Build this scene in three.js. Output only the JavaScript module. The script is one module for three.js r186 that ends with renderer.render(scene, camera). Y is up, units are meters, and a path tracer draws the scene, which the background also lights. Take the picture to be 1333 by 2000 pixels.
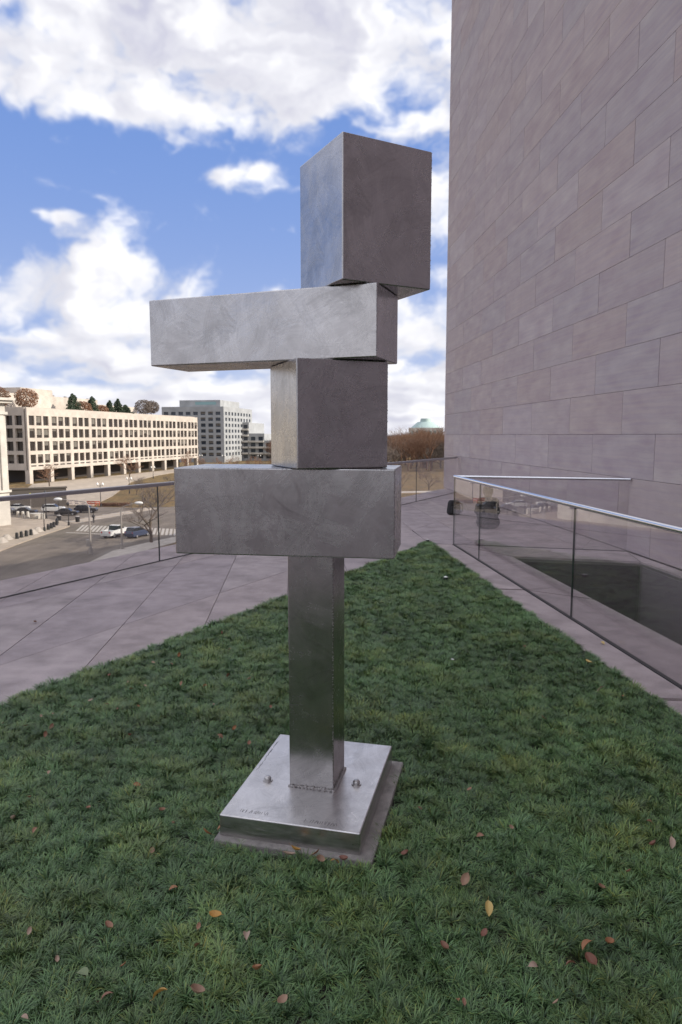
import * as THREE from 'three';
import { RoundedBoxGeometry } from 'three/addons/geometries/RoundedBoxGeometry.js';
import { ImprovedNoise } from 'three/addons/math/ImprovedNoise.js';
import { MarchingCubes } from 'three/addons/objects/MarchingCubes.js';
import { mergeGeometries } from 'three/addons/utils/BufferGeometryUtils.js';

// ---------------------------------------------------------------- camera, sky, sun, exposure
const scene = new THREE.Scene();
const camera = new THREE.PerspectiveCamera(73.74, 682 / 1024, 0.1, 6000);
camera.position.set(0, 1.62, 0);
camera.rotation.set(-0.11206, 0, 0);
camera.focus = 2.9; camera.userData.fStop = 8;
scene.add(camera);

const renderer = new THREE.WebGLRenderer({ antialias: true });
renderer.setSize(682, 1024);
renderer.toneMapping = THREE.LinearToneMapping;
renderer.toneMappingExposure = 1.1;
renderer.shadowMap.enabled = true;

const noise = new ImprovedNoise();
function fbm(x, y, z, oct = 5, gain = 0.5) {
  let a = 0.5, s = 0, f = 1;
  for (let i = 0; i < oct; i++) { s += a * noise.noise(x * f + i * 17.3, y * f + i * 5.1, z * f + i * 9.7); a *= gain; f *= 2.03; }
  return s;
}
const clamp = (v, a = 0, b = 1) => Math.min(b, Math.max(a, v));
const sstep = (a, b, v) => { const t = clamp((v - a) / (b - a)); return t * t * (3 - 2 * t); };
const mix = (a, b, t) => a + (b - a) * t;

const SUN = new THREE.Vector3(0.89, 0.47, 0.1).normalize();
{ // broken winter cloud over blue
  const W = 3072, H = 1536, d = new Float32Array(W * H * 4);
  // where the larger masses and clear lanes lie: azimuth (right of north-east view), elevation, spreads, strength
  const masses = [
    [-25, 27.6, 3.6, 1.3, -0.55], [-18, 21.6, 5.5, 1.0, -0.18], [-9.6, 19.7, 1.5, 0.75, 0.50], [-6.6, 20.0, 1.4, 0.6, 0.42], [-22.3, 16.2, 1.5, 0.7, 0.55], [0.6, 23.6, 2.2, 1.3, -0.40], [4.5, 24.8, 1.6, 1.2, -0.30], [7.6, 28.0, 1.6, 0.9, -0.30],
    [-21, 12.2, 6.5, 2.6, 0.66], [-25, 9.6, 5.5, 1.8, 0.2], [-4.5, 11.2, 5, 1.5, 0.20], [7.8, 18.5, 3.6, 5.2, 0.50], [8.2, 12.6, 1.4, 0.9, 0.34], [4, 9.0, 6, 1.6, 0.14], [-13, 7.6, 9, 1.2, 0.10], [-12, 14.4, 5, 1.6, -0.15],
  ];
  for (let j = 0; j < H; j++) {
    const el = ((j + 0.5) / H - 0.5) * Math.PI, eld = el * 57.2958;
    const y = Math.sin(el), c = Math.cos(el);
    for (let i = 0; i < W; i++) {
      const k = (j * W + i) * 4;
      if (eld < -1) { d[k] = 0.10; d[k + 1] = 0.10; d[k + 2] = 0.105; d[k + 3] = 1; continue; }
      const phi = ((i + 0.5) / W - 0.5) * 2 * Math.PI;
      const x = Math.cos(phi) * c, z = Math.sin(phi) * c;
      let az = Math.atan2(x, -z) * 57.2958;
      const q = 1 / (Math.max(y, 0) + 0.10), px = x * q, pz = z * q;
      let bias = 0;
      for (const m of masses) {
        const da = (az - m[0]) / m[2], de = (eld - m[1]) / m[3], r = da * da + de * de;
        if (r < 9) bias += m[4] * Math.exp(-r);
      }
      const away = Math.max(sstep(34, 60, Math.abs(az + 6)), sstep(40, 55, eld));
      const wx = fbm(az * 0.10, eld * 0.16, 3.3, 5, 0.6), wz = fbm(az * 0.10, eld * 0.16, 8.8, 5, 0.6);
      // a broad cloud deck overhead, a clear lane under it, banded cloud towards the horizon
      const deck = sstep(-2.2, 3.4, eld - 22.4 + wx * 3 + 0.05 * Math.abs(az + 8)), low = sstep(13.5, 5, eld + wz * 4), bank = sstep(7.5, 2, eld + wx * 2);
      bias += mix(-0.34 + 0.54 * low + 0.24 * bank + 0.70 * deck, 0.24, away);
      const base = fbm(px * 1.25 + wx * 0.55, pz * 1.25 + wz * 0.55, 1.7, 7, 0.53);
      const sq = mix(0.95, 0.34, clamp(eld / 16));
      const fx = az * 0.17 + wx * 0.8, fy = eld * sq * 0.85 + wz * 0.8;
      const fine = fbm(fx, fy, 5.5, 7, 0.55), soft = fbm(fx, fy, 5.5, 4, 0.5);
      const n = base * mix(0.35, 0.15, low) + fine * 0.95 + bias;
      const dens = Math.pow(sstep(-0.20, 0.34, n), 1.25), thick = sstep(0.10, 0.75, n);
      // sunlight falls from the right: slope of the density towards the sun
      const lit = clamp(0.5 + 1.6 * (soft - fbm(fx + 0.30, fy + 0.26, 5.5, 4, 0.5)));
      const hz = Math.exp(-Math.max(eld, 0) / 9), up = clamp(eld / 45);
      const sr = mix(mix(0.178, 0.10, up), 0.62, hz), sg = mix(mix(0.322, 0.22, up), 0.68, hz), sb = mix(mix(0.71, 0.58, up), 0.82, hz);
      const shade = clamp(thick * (0.95 - 0.95 * lit) * (1 - 0.35 * hz) + 0.30 * (1 - lit) * dens);
      const br = mix(0.80, 0.96, lit) + 0.06 * (1 - thick) * lit;
      const cr = mix(br, 0.56, shade), cg = mix(br * 1.0, 0.565, shade), cb = mix(br * 1.03, 0.69, shade);
      const lift = 1 + 0.45 * clamp(away) * sstep(18, 40, eld);
      d[k] = mix(sr, cr * lift, dens); d[k + 1] = mix(sg, cg * lift, dens); d[k + 2] = mix(sb, cb * lift, dens); d[k + 3] = 1;
    }
  }
  const t = new THREE.DataTexture(d, W, H, THREE.RGBAFormat, THREE.FloatType);
  t.mapping = THREE.EquirectangularReflectionMapping; t.magFilter = THREE.LinearFilter; t.minFilter = THREE.LinearFilter; t.needsUpdate = true;
  scene.background = t; scene.environment = t;
}
const sun = new THREE.DirectionalLight(new THREE.Color(1, 0.925, 0.82), 5.0);
sun.position.copy(SUN).multiplyScalar(400).add(new THREE.Vector3(-40, -10, -140));
sun.target.position.set(-40, -10, -140);
sun.castShadow = true;
Object.assign(sun.shadow.camera, { left: -300, right: 300, top: 300, bottom: -300, near: 1, far: 900 });
sun.shadow.mapSize.set(4096, 4096);
scene.add(sun, sun.target);

// ---------------------------------------------------------------- helpers
let seed = 12345;
const rnd = () => { seed = (seed + 0x6D2B79F5) | 0; let t = Math.imul(seed ^ (seed >>> 15), 1 | seed); t = (t + Math.imul(t ^ (t >>> 7), 61 | t)) ^ t; return ((t ^ (t >>> 14)) >>> 0) / 4294967296; };
const rr = (a, b) => a + (b - a) * rnd();
const V = (x, y, z) => new THREE.Vector3(x, y, z);
const used = {};
function numbered(name) { const n = used[name] = (used[name] ?? -1) + 1; return n ? name + '_' + String(n).padStart(3, '0') : name; }
function tag(o, label, category, group) { o.userData = { ...o.userData, label, category }; if (group) o.userData.group = group; return o; }
function thing(name, label, category, pos = [0, 0, 0], turn = 0, group) {
  const o = new THREE.Group(); o.name = numbered(name); o.position.set(...pos); o.rotation.y = turn; scene.add(o);
  return tag(o, label, category, group);
}
function dup(src, name, label, pos, turn, group) {
  const o = src.clone(); o.name = numbered(name); o.userData = { ...src.userData, label }; if (group) o.userData.group = group; else delete o.userData.group;
  o.position.set(...pos); o.rotation.y = turn; scene.add(o); return o;
}
function mesh(name, geo, mat, parent) {
  const m = new THREE.Mesh(Array.isArray(geo) ? join(geo) : geo, mat); m.name = name; m.castShadow = m.receiveShadow = true; (parent ?? scene).add(m); return m;
}
function structure(name, geo, mat, label) { const m = mesh(name, geo, mat); m.userData.kind = 'structure'; if (label) m.userData.label = label; return m; }
function join(list) {
  return mergeGeometries(list.map((g) => { const n = g.index ? g.toNonIndexed() : g.clone(); for (const k of Object.keys(n.attributes)) if (!['position', 'normal', 'uv'].includes(k)) n.deleteAttribute(k); return n; }));
}
function box(w, h, l, x = 0, y = 0, z = 0, ry = 0, rx = 0, rz = 0) { // uv in metres
  const g = new THREE.BoxGeometry(w, h, l), u = g.attributes.uv, s = [[l, h], [l, h], [w, l], [w, l], [w, h], [w, h]];
  for (let f = 0; f < 6; f++) for (let i = 0; i < 4; i++) u.setXY(f * 4 + i, u.getX(f * 4 + i) * s[f][0], u.getY(f * 4 + i) * s[f][1]);
  if (rx) g.rotateX(rx); if (rz) g.rotateZ(rz); if (ry) g.rotateY(ry);
  return g.translate(x, y, z);
}
function rbox(w, h, l, r, x = 0, y = 0, z = 0) { return new RoundedBoxGeometry(w, h, l, 2, r).translate(x, y, z); }
function cyl(r0, r1, h, n, x = 0, y = 0, z = 0) { return new THREE.CylinderGeometry(r1, r0, h, n).translate(x, y + h / 2, z); }
function ball(r, x, y, z, sx = 1, sy = 1, sz = 1, n = 10) { return new THREE.SphereGeometry(r, n, Math.max(6, n * 0.7 | 0)).scale(sx, sy, sz).translate(x, y, z); }
function rod(a, b, r0, r1, n = 6) {
  const d = b.clone().sub(a), g = new THREE.CylinderGeometry(r1, r0, d.length(), n, 1, false).translate(0, d.length() / 2, 0);
  g.applyQuaternion(new THREE.Quaternion().setFromUnitVectors(V(0, 1, 0), d.normalize())); return g.translate(a.x, a.y, a.z);
}
// upright prism over a plan polygon [x, z]; uv in metres
function prism(poly, y0, y1, holes = []) {
  const s = new THREE.Shape(poly.map(([x, z]) => new THREE.Vector2(x, -z)));
  for (const h of holes) s.holes.push(new THREE.Path(h.map(([x, z]) => new THREE.Vector2(x, -z))));
  return new THREE.ExtrudeGeometry(s, { depth: y1 - y0, bevelEnabled: false }).rotateX(-Math.PI / 2).translate(0, y0, 0);
}
function clip(poly, nx, nz, o) { // keep nx*x + nz*z <= o
  const r = [];
  for (let i = 0; i < poly.length; i++) {
    const a = poly[i], b = poly[(i + 1) % poly.length], da = nx * a[0] + nz * a[1] - o, db = nx * b[0] + nz * b[1] - o;
    if (da <= 0) r.push(a);
    if (da * db < 0) { const t = da / (da - db); r.push([a[0] + (b[0] - a[0]) * t, a[1] + (b[1] - a[1]) * t]); }
  }
  return r;
}
const area = (p) => Math.abs(p.reduce((s, a, i) => { const b = p[(i + 1) % p.length]; return s + a[0] * b[1] - b[0] * a[1]; }, 0)) / 2;
function inside(p, x, z) { let c = false; for (let i = 0, j = p.length - 1; i < p.length; j = i++) if ((p[i][1] > z) !== (p[j][1] > z) && x < (p[j][0] - p[i][0]) * (z - p[i][1]) / (p[j][1] - p[i][1]) + p[i][0]) c = !c; return c; }

// ---------------------------------------------------------------- textures and materials
function field(w, h, fn, srgb) {
  const d = new Uint8Array(w * h * 4);
  for (let j = 0; j < h; j++) for (let i = 0; i < w; i++) { const v = fn(i / w, j / h, i, j), k = (j * w + i) * 4; for (let c = 0; c < 3; c++) d[k + c] = clamp(Array.isArray(v) ? v[c] : v) * 255; d[k + 3] = 255; }
  const t = new THREE.DataTexture(d, w, h); t.wrapS = t.wrapT = THREE.MirroredRepeatWrapping; t.magFilter = t.minFilter = THREE.LinearFilter; if (srgb) t.colorSpace = THREE.SRGBColorSpace; t.needsUpdate = true; return t;
}
const std = (r, g, b, roughness = 0.8, metalness = 0, extra = {}) => new THREE.MeshStandardMaterial({ color: new THREE.Color().setRGB(r, g, b), roughness, metalness, ...extra });
function rep(t, x, y) { const c = t.clone(); c.repeat.set(x, y); c.needsUpdate = true; return c; }

// marble with drifting horizontal veins
const marbleMap = field(1024, 512, (u, v) => {
  const w = fbm(u * 5, v * 7, 2.2, 4) * 0.5;
  const vein = fbm(u * 1.6, v * 30 + w * 1.6, 4.1, 5, 0.55), cloud = fbm(u * 6, v * 6, 7.7, 5), line = Math.pow(1 - Math.abs(fbm(u * 1.6, v * 12 + w * 1.5, 9.4, 4)) * 2, 14);
  const g = rnd() * 0.04 - 0.02, m = 0.93 + vein * 0.06 + cloud * 0.08 - line * 0.025 + g;
  return [m, m * (0.985 + cloud * 0.03), m * (0.99 - vein * 0.05)];
}, true);
const graniteMap = field(1024, 1024, (u, v) => {
  const c = fbm(u * 9, v * 9, 1.1, 5) * 0.16 + fbm(u * 2.3, v * 2.3, 6.1, 3) * 0.26 + Math.max(0, fbm(u * 5, v * 5, 3.1, 4)) * -0.22, s = rnd(), p = s < 0.16 ? -0.16 : s > 0.88 ? 0.13 : 0;
  const m = 0.88 + c * 0.8 + p * (0.6 + rnd() * 0.6) + (rnd() - 0.5) * 0.05;
  return [m, m * 0.985, m * 0.985];
}, true);
const speckBump = field(512, 512, () => rnd() * 0.7 + 0.15);
const blotch = field(512, 512, (u, v) => 0.92 + fbm(u * 6, v * 6, 4.4, 6) * 0.16 + (rnd() - 0.5) * 0.04, true);
const asphaltMap = field(1024, 1024, (u, v) => { const m = 0.88 + fbm(u * 5, v * 5, 3.4, 6) * 0.3 + fbm(u * 26, v * 3, 1.4, 3) * 0.2 + (rnd() - 0.5) * 0.1; return [m, m * 0.97, m * 0.93]; }, true);
const lawnMap = field(1024, 1024, (u, v) => { const a = fbm(u * 8, v * 8, 1.5, 6) + 0.5, b = fbm(u * 30, v * 30, 8, 4) * 0.6; return [0.62 + a * 0.3 + b, 0.60 + a * 0.2 + b, 0.46 + a * 0.1 + b * 0.7]; }, true);

// brushed steel: sweeping grinder strokes drawn on a canvas, one for gloss, one for tint
function strokes(size, n, base, lo, hi, srgb, sd) {
  seed = sd;
  const cv = document.createElement('canvas'); cv.width = cv.height = size; const x = cv.getContext('2d');
  x.fillStyle = `rgb(${base},${base},${base})`; x.fillRect(0, 0, size, size);
  for (let i = 0; i < n; i++) {
    const cx = rnd() * size, cy = rnd() * size, R = rr(0.08, 0.34) * size, a0 = rnd() * 6.28, sw = rr(0.25, 0.9), wd = rr(0.012, 0.06) * size, g = Math.round(rr(lo, hi));
    const lines = 22, band = rr(0.04, 0.16);
    const stroke = (q, s0, s1) => { for (const ox of [-size, 0, size]) for (const oy of [-size, 0, size]) { const ex = cx + ox, ey = cy + oy; if (ex < -R - wd * 2 || ex > size + R + wd * 2 || ey < -R - wd * 2 || ey > size + R + wd * 2) continue; x.beginPath(); x.arc(ex, ey, q, s0, s1); x.stroke(); } };
    for (let l = 0; l < lines; l++) {
      const k = Math.round(clamp(g + rr(-22, 22), 0, 255));
      x.strokeStyle = `rgba(${k},${k},${k},${band + rr(0, 0.12)})`; x.lineWidth = wd / lines * rr(1.2, 3.6);
      stroke(R + (l / lines - 0.5) * wd * 2, a0 + rr(-0.05, 0.05), a0 + sw + rr(-0.12, 0.12));
    }
  }
  const t = new THREE.CanvasTexture(cv); t.wrapS = t.wrapT = THREE.RepeatWrapping; if (srgb) t.colorSpace = THREE.SRGBColorSpace; return t;
}
const steelRough = strokes(1024, 520, 96, 48, 160, false, 77), steelTint = strokes(1024, 420, 226, 186, 255, true, 99);
function steel(tone, rough) {
  return new THREE.MeshStandardMaterial({ color: new THREE.Color().setRGB(tone * 1.0, tone * 0.965, tone * 0.955), metalness: 1, roughness: rough, roughnessMap: steelRough, map: steelTint });
}
const M = {
  steel: [steel(0.55, 0.66), steel(0.54, 0.7), steel(0.70, 0.7), steel(0.60, 0.62)], plate: steel(0.78, 0.9), post: steel(0.55, 0.58),
  weld: std(0.42, 0.40, 0.39, 0.45, 1), bolt: std(0.5, 0.48, 0.47, 0.42, 1), groove: std(0.05, 0.045, 0.045, 0.8),
  rail: std(0.72, 0.72, 0.74, 0.13, 1), railDull: std(0.42, 0.41, 0.42, 0.36, 1),
  glass: new THREE.MeshPhysicalMaterial({ color: new THREE.Color().setRGB(0.955, 0.95, 0.952), roughness: 0.0, metalness: 0, transmission: 1, thickness: 0, ior: 1.5 }),
  glassEdge: std(0.03, 0.04, 0.04, 0.25),
  stones: [[0.51, 0.445, 0.45], [0.53, 0.46, 0.46], [0.495, 0.435, 0.445], [0.51, 0.435, 0.43], [0.535, 0.475, 0.485], [0.495, 0.445, 0.46]].map((c) => std(...c, 0.78, 0, { map: marbleMap, bumpMap: speckBump, bumpScale: 0.0015 })),
  joint: std(0.17, 0.145, 0.145, 0.95),
  slabs: [[0.48, 0.415, 0.41], [0.51, 0.44, 0.435], [0.46, 0.395, 0.40], [0.49, 0.415, 0.405]].map((c) => std(...c, 0.72, 0, { map: rep(graniteMap, 1, 1), bumpMap: rep(speckBump, 3, 3), bumpScale: 0.0012 })),
  plinth: std(0.62, 0.59, 0.55, 0.95, 0, { map: rep(graniteMap, 3, 3), bumpMap: rep(speckBump, 6, 6), bumpScale: 0.004 }),
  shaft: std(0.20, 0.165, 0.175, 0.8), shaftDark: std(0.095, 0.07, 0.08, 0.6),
  soil: std(0.022, 0.020, 0.014, 1), kerbDark: std(0.045, 0.04, 0.04, 0.8),
  earth: std(0.27, 0.215, 0.15, 1, 0, { map: rep(lawnMap, 0.02, 0.02) }), lawn: std(0.23, 0.18, 0.105, 1, 0, { map: rep(lawnMap, 0.05, 0.05) }),
  asphalt: std(0.185, 0.163, 0.142, 0.95, 0, { map: rep(asphaltMap, 0.03, 0.03) }), asphaltDark: std(0.085, 0.078, 0.072, 0.95, 0, { map: rep(asphaltMap, 0.05, 0.05) }),
  pavement: std(0.44, 0.365, 0.285, 0.95, 0, { map: rep(blotch, 0.08, 0.08) }), concrete: std(0.52, 0.46, 0.39, 0.9, 0, { map: rep(blotch, 0.15, 0.15) }),
  paint: std(0.50, 0.46, 0.41, 0.9, 0, { map: rep(blotch, 0.4, 0.4) }),
  limestone: std(0.60, 0.53, 0.455, 0.9, 0, { map: rep(blotch, 0.05, 0.05) }), tanStone: std(0.55, 0.48, 0.41, 0.9, 0, { map: rep(blotch, 0.05, 0.05) }),
  paleConcrete: std(0.42, 0.43, 0.43, 0.9, 0, { map: rep(blotch, 0.05, 0.05) }), whiteStone: std(0.66, 0.62, 0.55, 0.85, 0, { map: rep(blotch, 0.07, 0.07) }),
  pane: std(0.035, 0.028, 0.024, 0.22), paneBlue: std(0.045, 0.055, 0.07, 0.15), bronze: std(0.05, 0.042, 0.038, 0.5), greenGlass: std(0.24, 0.38, 0.38, 0.2),
  blackMetal: std(0.02, 0.02, 0.022, 0.45), greyMetal: std(0.34, 0.31, 0.28, 0.5, 0.3), lampGlass: std(0.82, 0.80, 0.76, 0.25), orange: std(0.55, 0.12, 0.06, 0.7), yellow: std(0.62, 0.60, 0.06, 0.6), whiteBoard: std(0.6, 0.52, 0.48, 0.8),
  bark: std(0.115, 0.088, 0.068, 0.95), twig: std(0.165, 0.115, 0.085, 0.95), twigGrey: std(0.15, 0.12, 0.10, 0.95), twigRed: std(0.23, 0.125, 0.075, 0.95), needle: std(0.035, 0.052, 0.028, 0.9), russet: std(0.16, 0.085, 0.05, 0.95),
  tyre: std(0.018, 0.018, 0.018, 0.9), rim: std(0.45, 0.45, 0.46, 0.35, 0.8), carGlass: std(0.02, 0.024, 0.028, 0.08), tail: std(0.5, 0.03, 0.02, 0.3), lampWhite: std(0.75, 0.74, 0.70, 0.2),
  blind: std(0.15, 0.135, 0.115, 0.8),
  darkStone: std(0.085, 0.072, 0.062, 0.85),
  copper: std(0.36, 0.46, 0.43, 0.6),
};
const paintOf = (r, g, b) => new THREE.MeshPhysicalMaterial({ color: new THREE.Color().setRGB(r, g, b), roughness: 0.4, metalness: 0.1, clearcoat: 0.8, clearcoatRoughness: 0.12 });

// ---------------------------------------------------------------- plan of the terrace
const A = [-0.0714, -0.9974], NA = [0.9974, -0.0714];      // along the stone wall, and to its right
const B = [0.4649, -0.8854], NB = [-0.8854, -0.4649];      // along the glass balustrade, and outwards
const wallX = (z) => 4.71 + 0.0716 * z;
const WALL_END = 21.2, EDGE = 6.886, RAIL = 6.12, S = -15; // S: level of the street
const onB = (off, x) => [x, (off - NB[0] * x) / NB[1]];
const bed = [[-2.25, 1.2], [-2.3, -1.2], [-2.16, -2.9], [-2.03, -3.75], [-1.93, -4.06], [-1.76, -4.37], [-1.55, -4.70], [-1.31, -5.15], [-1.07, -5.62], [-0.85, -6.03], [-0.54, -6.61], [0.99, -9.41], [1.22, -10.0], [1.33, -10.08], [1.46, -8.5], [1.58, -7.06], [1.70, -5.76], [1.81, -4.73], [1.93, -3.71], [2.40, 1.2]];
const kerb = { nx: 0.9956, nz: -0.0936, o: 0.9956 * 1.35 + 0.0936 * 10.08 };          // right edge of the bed
const nearRail = [[1.68, -10.08], [2.20, -4.24], [2.76, 2.0]], farRail = [[1.68, -10.08], [4.01, -9.46]];
const well = [[2.30, -9.07], [3.86, -8.69], [4.52, 0.6], [3.16, 0.6]];

{ // the museum: its terrace block, its tall stone-clad wall and the wings beyond
  const museum = thing('museum_building', 'tall pinkish marble-clad building with a sheer wall right of the terrace', 'building');
  const e0 = onB(EDGE, -14), e1 = [3.42, -20.6];
  const block = [e0, e1, [3.19, -21.2], [30, -21.2], [30, 16], [-14, 16]];
  mesh('terrace_block', prism(block, S, -0.03, [well]), M.joint, museum);
  const WX = 0.055;
  const mass = [[wallX(13) + WX, 13], [3.19 + WX, -21.14], [3.19 + WX + B[0] * 108, -21.14 + B[1] * 108], [90, -117], [90, 13]];
  mesh('wall', prism(mass, -0.03, 25.2), M.joint, museum);
  mesh('wing', prism([[-14, 16.2], [wallX(13) + WX, 13.2], [60, 13.2], [60, 40], [-14, 40]], S, 1.1), M.stones[0], museum);
  mesh('wing', prism([[3.25 + WX, -21.2], [3.25 + WX + B[0] * 108, -21.2 + B[1] * 108], [90, -117.5], [90, -21.2]], S, -0.04), M.stones[2], museum);
  // cladding: courses 0.61 m high of stones 1.85 m long, half bonded
  const rows = [];
  for (let r = -3; r <= 39; r++) rows.push(1.632 + r * 0.61);
  const ang = Math.atan2(A[0], A[1]);
  const rest = [];
  seed = 4242;
  rows.forEach((y0, r) => {
    const off = 8.9 + ((r + 2) % 2 === 0 ? 0 : 0.925) + 1.85 * 20;
    for (let k = 0; k < 30; k++) {
      let a = off - (k + 1) * 1.85, b = off - k * 1.85;
      b = Math.min(b, WALL_END); a = Math.max(a, -12);
      let lo = Math.max(y0, 0.004), hi = Math.min(y0 + 0.61, 25.4);
      if (b - a < 0.05 || hi - lo < 0.05) continue;
      const L = b - a - 0.005, Hh = hi - lo - 0.005, out = rr(-0.0012, 0.0012);
      const g = new THREE.BoxGeometry(0.05, Hh, L), uv = g.attributes.uv, ou = rnd() * 7, ov = rnd() * 7, flip = rnd() < 0.5 ? 1 : -1, sq = rr(0.8, 1.25);
      const dims = [[L, Hh], [L, Hh], [0.05, L], [0.05, L], [0.05, Hh], [0.05, Hh]];
      for (let f = 0; f < 6; f++) for (let i = 0; i < 4; i++) uv.setXY(f * 4 + i, ou + flip * uv.getX(f * 4 + i) * dims[f][0] * 0.36, ov + uv.getY(f * 4 + i) * dims[f][1] * 0.8 * sq);
      const m = (a + b) / 2, far = m > 6.6, z = -m;
      const mt = M.stones[Math.floor(rnd() * 6)];
      g.rotateY(Math.atan2(A[0], A[1]) + Math.PI).translate(wallX(z) + 0.025 + WX - 0.055 + out, lo + Hh / 2 + 0.003, z);
      if (far && y0 < 17.4) mesh('stone', g, mt, museum); else rest.push(g);
    }
  });
  const rs = mesh('stone_cladding', rest, M.stones[0], museum); rs.userData.kind = 'stuff';
}
{ // light well beside the wall
  const w = thing('light_well', 'dark sunken triangular opening behind the right glass railing', 'light well');
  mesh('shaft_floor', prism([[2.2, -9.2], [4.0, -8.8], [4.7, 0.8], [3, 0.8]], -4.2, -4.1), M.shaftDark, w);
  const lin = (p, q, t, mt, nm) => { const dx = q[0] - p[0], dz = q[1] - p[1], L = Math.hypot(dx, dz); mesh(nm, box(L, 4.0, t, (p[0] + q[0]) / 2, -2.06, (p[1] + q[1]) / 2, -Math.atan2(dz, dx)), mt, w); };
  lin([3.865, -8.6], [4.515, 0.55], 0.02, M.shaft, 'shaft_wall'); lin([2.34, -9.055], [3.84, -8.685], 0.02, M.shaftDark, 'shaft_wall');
}
{ // floor: granite slabs in a skewed grid, laid with open joints
  const floor = new THREE.Group(); floor.name = 'terrace_floor'; floor.userData = { kind: 'structure', label: 'pinkish granite paving of the roof terrace, cut on the skew' }; scene.add(floor);
  seed = 991;
  const cols = []; for (let k = -10; k < 16; k++) cols.push(-0.759 + 0.703 * k);
  const bands = [-7.2, -5.76, -4.32, -2.88, -1.44, 0, 1.44, 2.88, 4.32, 5.76, RAIL - 0.014, NaN, RAIL + 0.014, EDGE];
  const G = 0.0028;
  const put = (p) => {
    if (p.length < 3 || area(p) < 0.01) return;
    const g = prism(p, -0.028, -rnd() * 0.0012), uv = g.attributes.uv, ou = rnd() * 5, ov = rnd() * 5; for (let i = 0; i < uv.count; i++) uv.setXY(i, uv.getX(i) * 0.7 + ou, uv.getY(i) * 0.7 + ov);
    mesh('paving_slab', g, M.slabs[Math.floor(rnd() * 4)], floor);
  };
  const farN = [0.257, -0.966]; // beyond the far rail of the well
  for (let i = 0; i + 1 < cols.length; i++) for (let j = 0; j + 1 < bands.length; j++) {
    if (Number.isNaN(bands[j]) || Number.isNaN(bands[j + 1])) continue;
    let p = [[-40, 40], [40, 40], [40, -60], [-40, -60]];
    p = clip(p, -NA[0], -NA[1], -(cols[i] + G)); p = clip(p, NA[0], NA[1], cols[i + 1] - G);
    p = clip(p, -NB[0], -NB[1], -(bands[j] + G)); p = clip(p, NB[0], NB[1], bands[j + 1] - G);
    p = clip(p, 0, 1, 4); p = clip(p, 0.9974, -0.0714, 4.69); // keep in front of the wall
    p = clip(p, -1, 0, 8); p = clip(p, 0, -1, 20.9);
    if (p.length < 3 || p.every((q) => inside(bed, q[0], q[1]))) continue;
    put(clip(p, kerb.nx, kerb.nz, kerb.o - G));
    const q = clip(p, -kerb.nx, -kerb.nz, -(kerb.o + G)), o = farN[0] * 1.68 + farN[1] * -10.08;
    put(clip(q, -farN[0], -farN[1], -(o + 0.012)));
  }
  // long stones round the well: between bed and rail, between rail and opening, behind the far rail, along the wall
  const strip = (p, q, r, s, n) => { for (let k = 0; k < n; k++) { const a = k / n + 0.002, b = (k + 1) / n - 0.002, L = (u, v, t) => [u[0] + (v[0] - u[0]) * t, u[1] + (v[1] - u[1]) * t]; put([L(p, q, a), L(p, q, b), L(s, r, b), L(s, r, a)]); } };
  strip([1.345, -10.14], [2.48, 2.0], [2.745, 2.0], [1.655, -10.09], 4);
  strip([1.70, -10.06], [2.775, 2.0], [3.15, 0.6], [2.295, -9.06], 4);
  strip([1.71, -10.055], [4.00, -9.44], [3.86, -8.70], [2.31, -9.075], 2);
  strip([4.00, -9.43], [4.66, 0.6], [4.53, 0.6], [3.87, -8.69], 4);
}
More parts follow.
